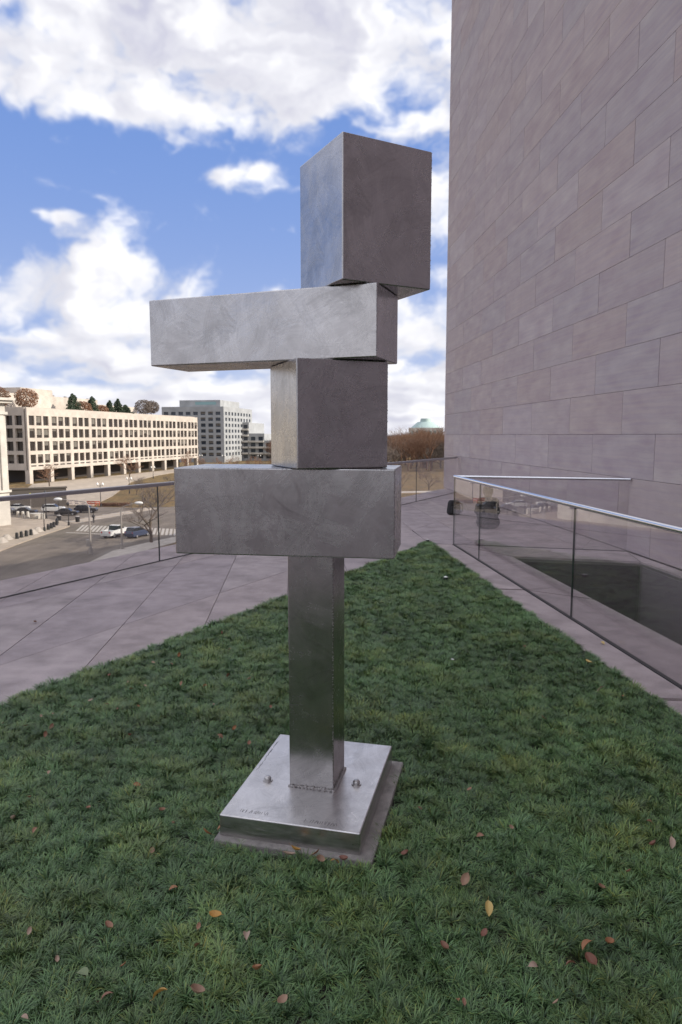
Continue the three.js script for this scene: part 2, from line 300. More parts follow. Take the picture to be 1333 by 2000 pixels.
{ // planting bed
  structure('planting_bed', prism(bed, -0.02, 0.038), M.soil, 'dark soil of the wedge shaped planting bed');
  const edge = []; for (let i = 1; i < bed.length - 2; i++) { const p = bed[i], q = bed[i + 1], dx = q[0] - p[0], dz = q[1] - p[1]; edge.push(box(Math.hypot(dx, dz), 0.05, 0.012, (p[0] + q[0]) / 2, 0.012, (p[1] + q[1]) / 2, -Math.atan2(dz, dx))); }
  structure('bed_edging', edge, M.kerbDark, 'thin dark edging strip round the planting bed');
  // mondo grass: tufts of arching blades
  seed = 31337;
  const pos = [], nor = [], col = [], idx = [];
  for (let b = 0; b < 84; b++) {
    const a = rnd() * 6.283, q = Math.sqrt(rnd()), r0 = q * 0.020, L = rr(0.045, 0.095), w = rr(0.0012, 0.0021), bend = rr(0.5, 1.7), lean = 0.15 + q * rr(0.35, 1.0), twist = rr(-0.8, 0.8), tone = rr(0.65, 1.35), dry = rnd() < 0.05;
    let x = Math.cos(a) * r0, z = Math.sin(a) * r0, y = 0, th = lean, ph = a + rr(-0.5, 0.5); const n = 5, st = pos.length / 3;
    for (let k = 0; k <= n; k++) {
      const t = k / n, ww = w * (k === n ? 0.12 : 1 - 0.35 * t * t), sx = -Math.sin(ph), sz = Math.cos(ph);
      pos.push(x - sx * ww, y, z - sz * ww, x + sx * ww, y, z + sz * ww);
      const nx = -Math.cos(th) * Math.cos(ph), ny = Math.sin(th), nz = -Math.cos(th) * Math.sin(ph);
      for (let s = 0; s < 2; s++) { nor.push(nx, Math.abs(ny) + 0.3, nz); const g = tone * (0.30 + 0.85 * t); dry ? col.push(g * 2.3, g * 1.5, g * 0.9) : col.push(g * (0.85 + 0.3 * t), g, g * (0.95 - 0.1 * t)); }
      const ds = L / n; x += Math.sin(th) * Math.cos(ph) * ds; z += Math.sin(th) * Math.sin(ph) * ds; y += Math.cos(th) * ds; th += bend / n * (0.6 + t); ph += twist / n;
      if (k) { const i = st + (k - 1) * 2; idx.push(i, i + 1, i + 2, i + 1, i + 3, i + 2); }
    }
  }
  const g = new THREE.BufferGeometry(); g.setAttribute('position', new THREE.Float32BufferAttribute(pos, 3)); g.setAttribute('normal', new THREE.Float32BufferAttribute(nor, 3)); g.setAttribute('color', new THREE.Float32BufferAttribute(col, 3)); g.setIndex(idx);
  const spots = [];
  const skip = (x, z) => { const dx = x + 0.12, dz = z + 2.80, c = Math.cos(0.24), s = Math.sin(0.24), u = dx * c + dz * s, v = -dx * s + dz * c; return Math.abs(u - 0.018) < 0.325 && Math.abs(v) < 0.410; };
  for (let z = 0.9; z > -10.1; z -= 0.040) for (let x = -2.3; x < 2.3; x += 0.040) {
    const px = x + rr(-0.026, 0.026), pz = z + rr(-0.026, 0.026);
    if (!inside(bed, px, pz) || skip(px, pz)) continue;
    spots.push([px, pz]);
  }
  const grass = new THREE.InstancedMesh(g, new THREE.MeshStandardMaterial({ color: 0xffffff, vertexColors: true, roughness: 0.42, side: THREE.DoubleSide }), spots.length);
  grass.name = 'mondo_grass'; grass.userData = { kind: 'stuff', label: 'dense dark green mondo grass filling the wedge shaped bed', category: 'grass' };
  const o = new THREE.Object3D(), c = new THREE.Color();
  spots.forEach(([x, z], i) => {
    const n1 = fbm(x * 2.1, z * 2.1, 0.5, 3), n2 = fbm(x * 5.5, z * 5.5, 3.5, 2), h = 0.68 * clamp(0.95 + n1 * 0.3 + n2 * 0.4, 0.65, 1.3) * (rnd() < 0.06 ? 1.25 : 1);
    o.position.set(x, 0.034, z); o.rotation.set(rr(-0.3, 0.3), rnd() * 6.28, rr(-0.3, 0.3)); o.scale.set(h * rr(0.9, 1.15), h * rr(0.75, 1.1), h * rr(0.9, 1.15)); o.updateMatrix(); grass.setMatrixAt(i, o.matrix);
    const t = rr(0.75, 1.25) * (1 + n1 * 0.5), yel = Math.max(0, n2 + rr(-0.15, 0.2));
    grass.setColorAt(i, c.setRGB(0.096 * t * (1 + yel * 1.3), 0.192 * t * (1 + yel * 0.4), 0.076 * t * (1 - yel * 0.3)));
  });
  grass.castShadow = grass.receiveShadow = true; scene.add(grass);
}

// ---------------------------------------------------------------- glass balustrades
function balustrade(name, label, path, railY, panels, mats, railR, joints = true) {
  const t = thing(name, label, 'glass railing');
  for (const [p, q] of panels) {
    const dx = q[0] - p[0], dz = q[1] - p[1], L = Math.hypot(dx, dz), ry = -Math.atan2(dz, dx), h = railY - 0.045;
    const gp = mesh('glass_panel', box(L - 0.012, h, 0.014, (p[0] + q[0]) / 2, h / 2 + 0.002, (p[1] + q[1]) / 2, ry), M.glass, t);
    mesh('panel_edge', [box(0.011, h, 0.0145, p[0] + dx / L * 0.0005, h / 2 + 0.002, p[1] + dz / L * 0.0005, ry)], M.glassEdge, gp);
  }
  const rails = [];
  for (let i = 0; i + 1 < path.length; i++) {
    const a = V(path[i][0], railY - railR, path[i][1]), b = V(path[i + 1][0], railY - railR, path[i + 1][1]);
    mesh('handrail', [rod(a, b, railR, railR, 20), ...[a, b].map((q) => new THREE.SphereGeometry(railR, 16, 10).translate(q.x, q.y, q.z))], mats, t);
  }
  const lowA = path.map((p) => p), ch = [];
  for (let i = 0; i + 1 < lowA.length; i++) { const p = lowA[i], q = lowA[i + 1], dx = q[0] - p[0], dz = q[1] - p[1]; ch.push(box(Math.hypot(dx, dz), 0.012, 0.03, (p[0] + q[0]) / 2, 0.0, (p[1] + q[1]) / 2, -Math.atan2(dz, dx))); }
  mesh('base_channel', ch, M.kerbDark, t);
  return t;
}
{
  const at = (d) => [-3.41 + B[0] * d, -6.67 + B[1] * d], ends = [at(-11), at(14.4)];
  const js = [-11, -8.0, -4.3, -0.6 - 0.1, 2.29, 5.3, 8.3, 11.3, 14.4], panels = js.slice(0, -1).map((d, i) => [at(d), at(js[i + 1])]);
  balustrade('glass_balustrade', 'long frameless glass balustrade with steel handrail along the terrace edge', ends, 1.018, panels, M.railDull, 0.026);
  const L = (p, q, t) => [p[0] + (q[0] - p[0]) * t, p[1] + (q[1] - p[1]) * t], C = nearRail[0], N = nearRail[2];
  const zt = (z) => (z + 10.08) / 12.08, tj = [0, zt(-8.78), zt(-5.94), zt(-3.1), zt(-0.3), 1];
  const pn = tj.slice(0, -1).map((t, i) => [L(C, N, t), L(C, N, tj[i + 1])]);
  pn.push([farRail[0], farRail[1]]);
  balustrade('glass_railing', 'glass railing with shiny rail meeting in a corner round the light well', [N, C, farRail[1]], 1.035, pn, M.rail, 0.024);
}

// ---------------------------------------------------------------- sculpture: a plain stack of welded steel boxes
{
  const t = thing('steel_sculpture', 'brushed stainless steel sculpture of stacked boxes on a square post in the grass', 'sculpture', [-0.115, 0, -2.80], -0.235);
  mesh('concrete_plinth', rbox(0.625, 0.11, 0.795, 0.008, 0.018, 0.014, 0.0), M.plinth, t);
  const plate = mesh('base_plate', rbox(0.56, 0.095, 0.74, 0.006, 0, 0.1085, 0), M.plate, t);
  for (const [x, z] of [[-0.185, 0.075], [0.19, 0.02]]) mesh('bolt', [cyl(0.021, 0.021, 0.004, 16, x, 0.156, z), new THREE.LatheGeometry([[0.0145, 0], [0.0145, 0.008], [0.011, 0.013], [0, 0.0145]].map(([r, y]) => new THREE.Vector2(r, y)), 16).translate(x, 0.160, z)], M.bolt, plate);
  seed = 5; // faint worn scratches where the plate is engraved
  const scr = []; const run = (x0, z0, dx, dz, n) => { for (let i = 0; i < n; i++) { if (rnd() < 0.18) continue; const x = x0 + dx * i, z = z0 + dz * i; scr.push(rod(V(x + rr(-0.004, 0.004), 0.1562, z - 0.010 + rr(-0.003, 0.003)), V(x + rr(-0.004, 0.004), 0.1562, z + 0.010 + rr(-0.003, 0.003)), 0.0007, 0.0007, 4)); } };
  run(-0.21, 0.325, 0.007, 0, 17); run(0.05, 0.335, 0.007, 0, 20); run(-0.262, -0.28, 0, 0.011, 26);
  mesh('engraving', scr, M.groove, plate);
  const uvBox = (w, h, d) => { const g = new RoundedBoxGeometry(w, h, d, 2, 0.005), u = g.attributes.uv, ou = rnd() * 3, ov = rnd() * 3, per = u.count / 6, dim = [[d, h], [d, h], [w, d], [w, d], [w, h], [w, h]]; for (let i = 0; i < u.count; i++) { const f = Math.floor(i / per); u.setXY(i, ou + f * 0.37 + u.getX(i) * dim[f][0] * 1.1, ov + f * 0.61 + u.getY(i) * dim[f][1] * 1.1); } return g; };
  const bead = (a, b, r) => { const n = Math.max(4, Math.round(a.distanceTo(b) / 0.006)), l = []; for (let i = 0; i < n; i++) { const p = a.clone().lerp(b, (i + 0.5) / n); l.push(new THREE.IcosahedronGeometry(r * rr(0.7, 1.2), 0).translate(p.x + rr(-1, 1) * r * 0.3, p.y + rr(-1, 1) * r * 0.3, p.z + rr(-1, 1) * r * 0.3)); } return l; };
  seed = 61;
  const block = (name, w, h, d, x, y, z, yaw, mt) => {
    const m = mesh(name, uvBox(w, h, d), mt, t); m.position.set(x, y + h / 2, z); m.rotation.y = yaw;
    const X = w / 2 - 0.003, Y = h / 2 - 0.003, Z = d / 2 - 0.003;
    mesh('weld_seam', [...bead(V(X, -Y, Z), V(X, Y, Z), 0.0032), ...bead(V(-X, Y, Z), V(X, Y, Z), 0.0026), ...bead(V(X, Y, -Z), V(X, Y, Z), 0.0026)], M.weld, m);
    return m;
  };
  const py = 0.156;
  const post = block('post', 0.19, 0.99, 0.20, 0.015, py, 0.0, 0, M.post);
  mesh('weld_seam', [...bead(V(-0.1, -0.492, 0.103), V(0.1, -0.492, 0.103), 0.007), ...bead(V(0.098, -0.492, -0.1), V(0.098, -0.492, 0.1), 0.007)], M.weld, post);
  block('steel_block', 0.88, 0.345, 0.36, -0.09, 1.147, 0.0, 0.08, M.steel[0]);
  block('steel_block', 0.37, 0.41, 0.37, 0.06, 1.493, 0.0, 0.60, M.steel[1]);
  block('steel_block', 0.98, 0.265, 0.28, -0.17, 1.904, 0.0, -0.12, M.steel[2]);
  block('steel_block', 0.38, 0.50, 0.36, 0.21, 2.170, 0.0, 0.72, M.steel[3]);
}
// ---------------------------------------------------------------- city ground, 15 m below
structure('ground', new THREE.PlaneGeometry(7000, 7000, 2, 2).rotateX(-Math.PI / 2).translate(0, S - 0.012, -1500), (() => { const m = M.earth.clone(); m.map = rep(lawnMap, 160, 160); return m; })(), 'dull winter ground of the city park');
const sheet = (name, poly, h, mat, label) => structure(name, prism(poly, S - 0.004, S + h), mat, label);
sheet('street', [[-6, -45], [-60, -45], [-130, -120], [-150, -175], [-84, -174], [-65.2, -160], [-46, -156.5], [-34, -165], [-14, -230], [10, -330], [22, -330], [2, -228], [-14, -150], [-22, -120], [-30, -104.3], [-32.9, -97], [-33, -80]], 0.004, M.asphalt, 'wide asphalt street and crossing below the terrace');
sheet('plaza_pavement', [[-44, -52], [-47.6, -82], [-48.9, -96.4], [-49.4, -104], [-49.6, -112], [-49.5, -123.5], [-51, -127.5], [-54.4, -131.5], [-59, -134.8], [-66, -137.5], [-78, -139], [-120, -140], [-120, -100], [-70, -52]], 0.13, M.pavement, 'pale pavement of the corner plaza with bollards');
sheet('plaza_pavement', [[-65.2, -161], [-58.5, -159.6], [-62.5, -186], [-74.5, -242], [-76, -282], [-70, -352], [-76, -360], [-88, -300], [-105, -232], [-84, -174]], 0.13, M.pavement, 'tan plaza in front of the long gridded building');
sheet('sidewalk', [[-33, -76], [-32.8, -97], [-30, -104.5], [-26.2, -112.5], [-23.5, -112.5], [-26, -104], [-28.5, -96], [-28.6, -76]], 0.13, M.concrete, 'narrow sidewalk at the near kerb');
sheet('lawn', [[-58.2, -160.0], [-40, -158.0], [-24, -220], [-22, -330], [-66, -345], [-75, -290], [-74, -244], [-62.2, -187]], 0.05, M.lawn, 'brownish winter lawn beyond the crossing');
sheet('lawn', [[-21, -124], [-12, -151], [4, -228], [24, -330], [140, -330], [140, -70], [-4, -70]], 0.05, M.lawn, 'winter lawn of the park beyond the sculpture');
sheet('path', [[-10, -190], [100, -214], [100, -220], [-8.5, -196]], 0.09, M.concrete, 'pale path across the park lawn');
sheet('parking_lot', [[-18, -238], [8, -232], [22, -300], [-8, -306]], 0.10, M.asphaltDark, 'car park beyond the lawn');
{ // markings
  const z = [];
  for (let i = 0; i < 25; i++) { const t = i / 24, x = mix(-47.0, -28.6, t), zz = mix(-122.0, -116.6, t); z.push(box(0.42, 0.008, 8.2, x, S + 0.008, zz, 0.22)); }
  for (let i = 0; i < 7; i++) z.push(box(0.6, 0.008, 4.6, mix(-51.5, -46.2, i / 6), S + 0.008, mix(-131, -147, i / 6), 1.15));
  z.push(box(0.5, 0.008, 15, -40.0, S + 0.008, -114.2, 1.31));
  structure('crosswalk', z, M.paint, 'white zebra stripes of the street crossing');
  structure('crossing_path', prism([[-53.6, -131.2], [-50.2, -128.0], [-41.5, -154.5], [-45, -156.5]], S, S + 0.006), M.pavement, 'pale crossing strip between plaza and park');
}

// ---------------------------------------------------------------- buildings
// a wall panel pierced by window openings, with a pane set back in each
function panel(owner, { at: [x, y, z], turn, w, y0, y1, holes, depth, mat, pane, wall = 'wall', win = 'window' }) {
  const s = new THREE.Shape([new THREE.Vector2(0, y0), new THREE.Vector2(w, y0), new THREE.Vector2(w, y1), new THREE.Vector2(0, y1)]);
  for (const [a, b, c, d] of holes) s.holes.push(new THREE.Path([new THREE.Vector2(a, b), new THREE.Vector2(a, d), new THREE.Vector2(c, d), new THREE.Vector2(c, b)]));
  const g = new THREE.ExtrudeGeometry(s, { depth, bevelEnabled: false }).translate(0, 0, -depth);
  const m = mesh(wall, g, mat, owner); m.position.set(x, y, z); m.rotation.y = turn;
  const geos = {};
  for (const [a, b, c, d, blind] of holes) {
    const k = (c - a).toFixed(2) + (d - b).toFixed(2);
    const p = mesh(win, geos[k] ??= box(c - a + 0.02, d - b + 0.02, 0.05), pane, owner);
    p.position.set(x + Math.cos(turn) * (a + c) / 2 - Math.sin(turn) * (depth - 0.1), y + (b + d) / 2, z - Math.sin(turn) * (a + c) / 2 - Math.cos(turn) * (depth - 0.1)); p.rotation.y = turn;
    if (blind && rnd() < 0.38) { const f = [0.25, 0.45, 0.7][(rnd() * 3) | 0], hh = (d - b) * f; mesh('blind', geos[k + 'b' + f] ??= box(c - a - 0.1, hh, 0.02, 0, (d - b) / 2 - hh / 2, 0.032), M.blind, p); }
    if (blind) mesh('window_frame', geos[k + 'f'] ??= box(0.08, d - b, 0.04, 0, 0, 0.045), M.bronze, p);
  }
}
{ // long office block of sunlit limestone
  const b = thing('office_building', 'long sunlit beige office building with rows of dark windows in threes', 'building', [-106.5, S, -233.5], 1.344);
  const bay = 12.28, n = 11, Wd = bay * n, rows = [[6.9, 9.95], [11.26, 14.46], [15.7, 18.9], [19.98, 23.28]];
  const holesFor = (nb) => { const h = []; for (let i = 0; i < nb; i++) for (let k = 0; k < 3; k++) { const a = i * bay + 0.95 + k * 3.79; for (const [lo, hi] of rows) h.push([a, lo, a + 2.86, hi, true]); } return h; };
  const vents = (nb) => { const h = []; for (let i = 0; i < nb; i++) for (let k = 0; k < 3; k++) { const a = i * bay + 0.98 + k * 3.82; h.push([a, 5.85, a + 2.72, 6.3]); } return h; };
  panel(b, { at: [0, 0, 0], turn: 0, w: Wd, y0: 4.66, y1: 25.9, holes: [...holesFor(n)], depth: 0.6, mat: M.limestone, pane: M.pane });
  mesh('vent_slots', vents(n).map(([a, lo, c, hi]) => box(c - a, hi - lo, 0.03, (a + c) / 2, (lo + hi) / 2, 0.012)), M.bronze, b);
  panel(b, { at: [-0.02, 0, -1.1 - bay * 4 + 0.02], turn: -Math.PI / 2, w: bay * 4, y0: 4.66, y1: 25.9, holes: holesFor(4), depth: 1.1, mat: M.limestone, pane: M.pane });
  mesh('core', [box(Wd - 2.4, 21, 46.4, Wd / 2, 15.2, -23.9), box(Wd - 14, 4.6, 36, Wd / 2, 2.3, -25.5)], M.bronze, b);
  mesh('roof_slab', [box(Wd - 2.5, 0.5, 46, Wd / 2, 25.95, -24.2)], M.tanStone, b);
  for (let i = 0; i <= n; i++) mesh('column', box(1.75, 4.66, 1.75, clamp(i * bay, 0.9, Wd - 0.9), 2.33, -0.89), M.limestone, b);
  for (let i = 1; i <= 4; i++) mesh('column', box(1.75, 4.66, 1.75, 0.9, 2.33, -0.89 - i * bay), M.limestone, b);
  mesh('penthouse', [box(46, 5.3, 22, 20, 28.9, -24), box(52, 3.6, 20, 70, 28.0, -23)], M.limestone, b);
  mesh('penthouse', [box(19, 9.4, 13, 33.5, 29.9, -27), box(22, 6.2, 12, 63, 29.2, -26)], M.tanStone, b);
  mesh('penthouse_door', box(2.2, 2.6, 0.1, 3.5, 27.6, -12.95), M.bronze, b);
  const v = []; for (let i = 0; i < 7; i++) v.push(box(rr(0.6, 1.6), rr(0.8, 1.8), 1, 4 + i * 11 + rr(-3, 3), 32.2, -24)); mesh('roof_vent', v, M.greyMetal, b);
}
{ // pale office tower in shade, a sunlit flank at its right
  const b = thing('office_tower', 'pale grey concrete office block with small square windows behind the beige building', 'building', [-110.5, S, -425], -0.20); b.scale.set(1.3, 1.16, 1.3);
  const W = 31, H = 29.2, cols = 8, holes = [];
  for (let i = 0; i < cols; i++) for (let k = 0; k < 8; k++) { const a = 1.0 + i * 3.72; holes.push([a, 3.4 + k * 3.06, a + 2.35, 5.15 + k * 3.06, true]); }
  panel(b, { at: [0, 0, 0], turn: 0, w: W, y0: 0, y1: H, holes, depth: 0.45, mat: M.paleConcrete, pane: M.paneBlue });
  const side = []; for (let i = 0; i < 9; i++) for (let k = 0; k < 8; k++) { const a = 1.4 + i * 4.2; side.push([a, 3.4 + k * 3.06, a + 2.3, 5.15 + k * 3.06]); }
  panel(b, { at: [W + 0.02, 0, -0.46], turn: Math.PI / 2, w: 40, y0: 0, y1: H, holes: side, depth: 0.45, mat: M.paleConcrete, pane: M.paneBlue });
  mesh('core', box(W - 0.9, H - 0.5, 38, W / 2, H / 2 - 0.2, -20), M.bronze, b); mesh('roof_slab', box(W - 0.8, 0.4, 39, W / 2, H - 0.35, -20.4), M.paleConcrete, b);
  mesh('penthouse', box(20.5, 3.9, 26, 18.0, H + 1.6, -16), M.paleConcrete, b); mesh('window', box(10.5, 1.5, 0.12, 21, H + 1.9, -2.98), M.greenGlass, b);
}
{
  const b = thing('terraced_building', 'lower stepped pale building with balconies right of the grey office block', 'building', [-69.5, S, -450], -0.15); b.scale.setScalar(1.25);
  const steps = [[0, 20, 7.6, 6], [7.6, 14.2, 8.2, 4], [15.8, 10.6, 9.4, 3]];
  for (const [x, h, w, nf] of steps) {
    const holes = []; for (let k = 0; k < nf; k++) for (let i = 0; i < 2; i++) holes.push([0.9 + i * w / 2, 1.2 + k * 3.1, w / 2 - 0.7 + i * w / 2, 3.2 + k * 3.1]);
    panel(b, { at: [x, 0, 0], turn: 0, w, y0: 0, y1: h, holes, depth: 0.6, mat: M.paleConcrete, pane: M.paneBlue });
    mesh('core', box(w - 0.06, h - 0.2, 30, x + w / 2, h / 2 - 0.1, -15.62), M.paleConcrete, b);
    for (let k = 1; k < nf; k++) mesh('balcony', box(w - 0.4, 0.9, 1.2, x + w / 2, 0.75 + k * 3.1, 0.62), M.whiteStone, b);
  }
}
{ // corner of a white classical courthouse
  const b = thing('white_stone_building', 'white stone building with cornice and tall windows at the left picture edge', 'building', [-61.2, S, -125.6], -2.094 + Math.PI);
  // local +x runs from the visible corner towards the viewer and out of the frame
  const holes = []; for (let i = 0; i < 11; i++) for (let k = 0; k < 4; k++) holes.push([-2.6 - i * 3.6 - 1.5, 2.2 + k * 5.2, -2.6 - i * 3.6, 5.5 + k * 5.2, true]);
  const s = holes.map(([a, lo, c, hi, f]) => [a + 42, lo, c + 42, hi, f]);
  panel(b, { at: [-42, 0, 0], turn: 0, w: 42, y0: 0, y1: 22.4, holes: s, depth: 0.5, mat: M.whiteStone, pane: M.paneBlue });
  mesh('core', box(41.9, 22, 22, -21, 11, -11.52), M.whiteStone, b);
  mesh('cornice', [box(42.9, 0.5, 24, -20.6, 22.65, -11), box(43.6, 0.45, 25, -20.6, 23.12, -11), box(42.3, 0.5, 23.2, -20.9, 20.6, -11.2), box(42.3, 0.4, 23.2, -20.9, 6.4, -11.2)], M.whiteStone, b);
  for (let i = 0; i < 12; i++) mesh('pilaster', box(0.9, 13.6, 0.35, -1.0 - i * 3.6, 13.4, 0.17), M.whiteStone, b);
}
{ // domed hall far off
  const b = thing('domed_building', 'white building with a pale glass roof far off beside the stone wall', 'building', [86, S, -700], -0.1);
  mesh('wall', [box(34, 24, 30, 0, 12, 0), box(60, 13, 40, 8, 6.5, -4)], M.whiteStone, b);
  for (let i = 0; i < 7; i++) mesh('window', box(2.2, 12, 0.3, -13 + i * 4.4, 15, 15.1), M.greenGlass, b);
  mesh('roof', [new THREE.CylinderGeometry(8, 15, 6, 8).translate(0, 27, 0), cyl(5.5, 5, 3.4, 8, 0, 30, 0)], M.copper, b);
}
{ // dark retaining wall of the underpass
  const t = thing('retaining_wall', 'low dark retaining wall behind the parked cars at far left', 'wall', [-65.2, S, -161.4], 0.52);
  mesh('wall', box(58, 4.2, 0.8, -29, 2.1, 0), M.darkStone, t); mesh('coping', box(58.4, 0.35, 1.2, -29, 4.38, 0), M.darkStone, t);
}

// ---------------------------------------------------------------- trees
function branchGeo(sd, { h = 9, levels = 5, spread = 0.55, trunk = 0.24, r0 = 0.16, kids = 3, up = 0.12, first = 0.3 }) {
  seed = sd; const wood = [], twigs = [];
  const grow = (p, dir, len, r, lv) => {
    let q = p; const segs = lv <= 1 ? 3 : 2, d = dir.clone();
    const stops = [];
    for (let i = 0; i < segs; i++) { const n = q.clone().addScaledVector(d, len / segs); (lv < 2 ? wood : twigs).push(rod(q, n, r * (1 - 0.35 * i / segs), r * (1 - 0.35 * (i + 1) / segs), lv < 2 ? 7 : lv < 4 ? 4 : 3)); q = n; stops.push(q); d.add(V(rr(-0.16, 0.16), up * 0.6 + rr(-0.1, 0.14), rr(-0.16, 0.16))).normalize(); }
    if (lv >= levels) return;
    const nk = kids + (rnd() < 0.5 ? 1 : 0);
    for (let k = 0; k < nk; k++) {
      const ang = (k / nk) * 6.283 + rr(-0.7, 0.7), tilt = spread * rr(0.65, 1.35), side = V(Math.cos(ang), 0, Math.sin(ang));
      const nd = d.clone().multiplyScalar(Math.cos(tilt)).addScaledVector(side, Math.sin(tilt)).add(V(0, up, 0)).normalize();
      grow(k === 0 ? q : stops[Math.min(stops.length - 1, (rnd() * stops.length) | 0)].clone(), nd, len * rr(0.62, 0.86), r * rr(0.5, 0.66), lv + 1);
    }
  };
  grow(V(0, 0, 0), V(rr(-0.05, 0.05), 1, rr(-0.05, 0.05)).normalize(), h * first, r0, 0);
  return [join(wood), join(twigs)];
}
const protoTrees = [branchGeo(11, { h: 9.5, spread: 0.62 }), branchGeo(22, { h: 9, spread: 0.75, up: 0.05, r0: 0.2 }), branchGeo(33, { h: 8, spread: 0.5, kids: 3 })];
function bareTree(kind, name, label, [x, z], s, turn, group, twigMat = M.twig, y = S) {
  const t = thing(name, label, 'tree', [x, y, z], turn, group); t.scale.setScalar(s);
  mesh('trunk', protoTrees[kind][0], M.bark, t); mesh('crown', protoTrees[kind][1], twigMat, t); return t;
}
bareTree(1, 'bare_tree', 'bare wide-branched street tree beside the dark car on the near kerb', [-29.4, -104.6], 1.35, 0.4, null, M.twigGrey);
bareTree(0, 'bare_tree', 'large bare park tree seen through the glass just right of the post', [-6.6, -146], 1.05, 1.0, null, M.twig);
bareTree(1, 'bare_tree', 'round bare tree on the lawn seen through the glass by the stone wall', [26.5, -205], 0.95, 2.0, null, M.twig);
bareTree(1, 'bare_tree', 'reddish bare tree at the left corner of the beige building', [-95, -222], 1.15, 0.9, null, M.twigRed);
bareTree(1, 'bare_tree', 'wide reddish bare tree before the middle arcade of the beige building', [-83, -268], 1.35, 2.1, null, M.twigRed);
bareTree(2, 'bare_tree', 'russet bare tree before the right end of the beige building', [-72, -318], 1.25, 0.2, null, M.twigRed);
{
  seed = 808; const g = 'bare trees before the grey office blocks';
  for (const [x, z] of [[-70, -312], [-66, -322], [-61, -305], [-57, -318], [-52, -326], [-48, -310], [-43, -322], [-38, -312], [-33, -326], [-27, -318]]) bareTree((rnd() * 3) | 0, 'bare_tree', 'small bare tree in the row before the grey office blocks', [x, z], rr(0.7, 1.0), rnd() * 6, g, rnd() < 0.5 ? M.twigRed : M.twig);
  const g2 = 'bare trees scattered in the park';
  for (const [x, z] of [[-16, -170], [-11, -182], [1.5, -178], [9, -165], [16, -182], [4, -196], [-21, -208], [36, -226], [46, -200], [58, -230], [-14, -222], [14, -214], [33, -178], [70, -210], [-27, -236], [-1, -150], [44, -262], [29, -250]]) bareTree((rnd() * 3) | 0, 'bare_tree', 'bare brown tree standing in the park beyond the terrace', [x, z], rr(0.75, 1.1), rnd() * 6, g2, rnd() < 0.3 ? M.twigRed : M.twig);
  const g3 = 'small bare trees on the plaza';
  for (const [x, z] of [[-57, -190], [-50, -178], [-60, -205], [-56, -222]]) bareTree(1, 'bare_tree', 'small bare tree on the plaza lawn left of the sculpture', [x, z], rr(0.55, 0.7), rnd() * 6, g3, M.twigGrey);
}
{ // far wood that reads as one mass
  seed = 2020; const [w, t] = protoTrees[0], [w2, t2] = protoTrees[1], geo = join([w, t]), geo2 = join([w2, t2]);
  for (const [k, gg, mt] of [[0, geo, M.russet], [1, geo2, M.twigGrey]]) {
    const im = new THREE.InstancedMesh(gg, mt, 420); im.name = numbered('far_wood'); im.userData = { kind: 'stuff', label: k ? 'grey far-off wood of bare trees' : 'russet far-off wood of bare trees', category: 'wood' };
    const o = new THREE.Object3D();
    for (let i = 0; i < 420; i++) { const z = -rr(310, 620), x = rr(-0.095, 0.42) * -z; o.position.set(x, S, z); o.rotation.y = rnd() * 6; o.scale.setScalar(rr(1.3, 2.0) * (x / -z > 0.03 ? 1.22 : 1)); o.scale.x *= 1.2; o.updateMatrix(); im.setMatrixAt(i, o.matrix); }
    scene.add(im);
  }
}
// roof garden: clipped round crowns and evergreens (leaf-sized faces through the crown)
function leafCloud(sd, n, shape, size) {
  seed = sd; const l = [];
  for (let i = 0; i < n; i++) { const p = shape(), g = new THREE.TetrahedronGeometry(size * rr(0.6, 1.4), 0).scale(1, rr(0.3, 1), 1).rotateX(rnd() * 6).rotateY(rnd() * 6); l.push(g.translate(p[0], p[1], p[2])); }
  return join(l);
}
const sph = (r, cy, sy = 1) => () => { let x, y, z, d; do { x = rr(-1, 1); y = rr(-1, 1); z = rr(-1, 1); d = x * x + y * y + z * z; } while (d > 1 || d < 0.35); return [x * r, cy + y * r * sy, z * r]; };
const roofY = S + 26;
function roofTree(name, label, x, z, r, h, mat, cone, sd) {
  const t = thing(name, label, 'tree', [x, roofY, z], 0);
  mesh('trunk', cyl(0.14, 0.1, h - r * 0.6, 6), M.bark, t);
  mesh('crown', cone ? leafCloud(sd, 900, () => { const y = Math.pow(rnd(), 1.2), a = rnd() * 6.28, q = r * Math.pow(1 - y, 0.62) * (0.5 + 0.5 * rnd()) * (0.75 + 0.3 * Math.sin(a * 3 + sd) + 0.2 * Math.sin(y * 14 + a * 2 + sd)); return [Math.cos(a) * q, 0.2 + y * h, Math.sin(a) * q]; }, 0.36) : leafCloud(sd, 1500, sph(r, h - r * 0.9, 0.85), 0.25), mat, t);
}
const roofAt = (u, v) => [-106.5 + 0.2245 * u - 0.9745 * v, -233.5 - 0.9745 * u - 0.2245 * v];
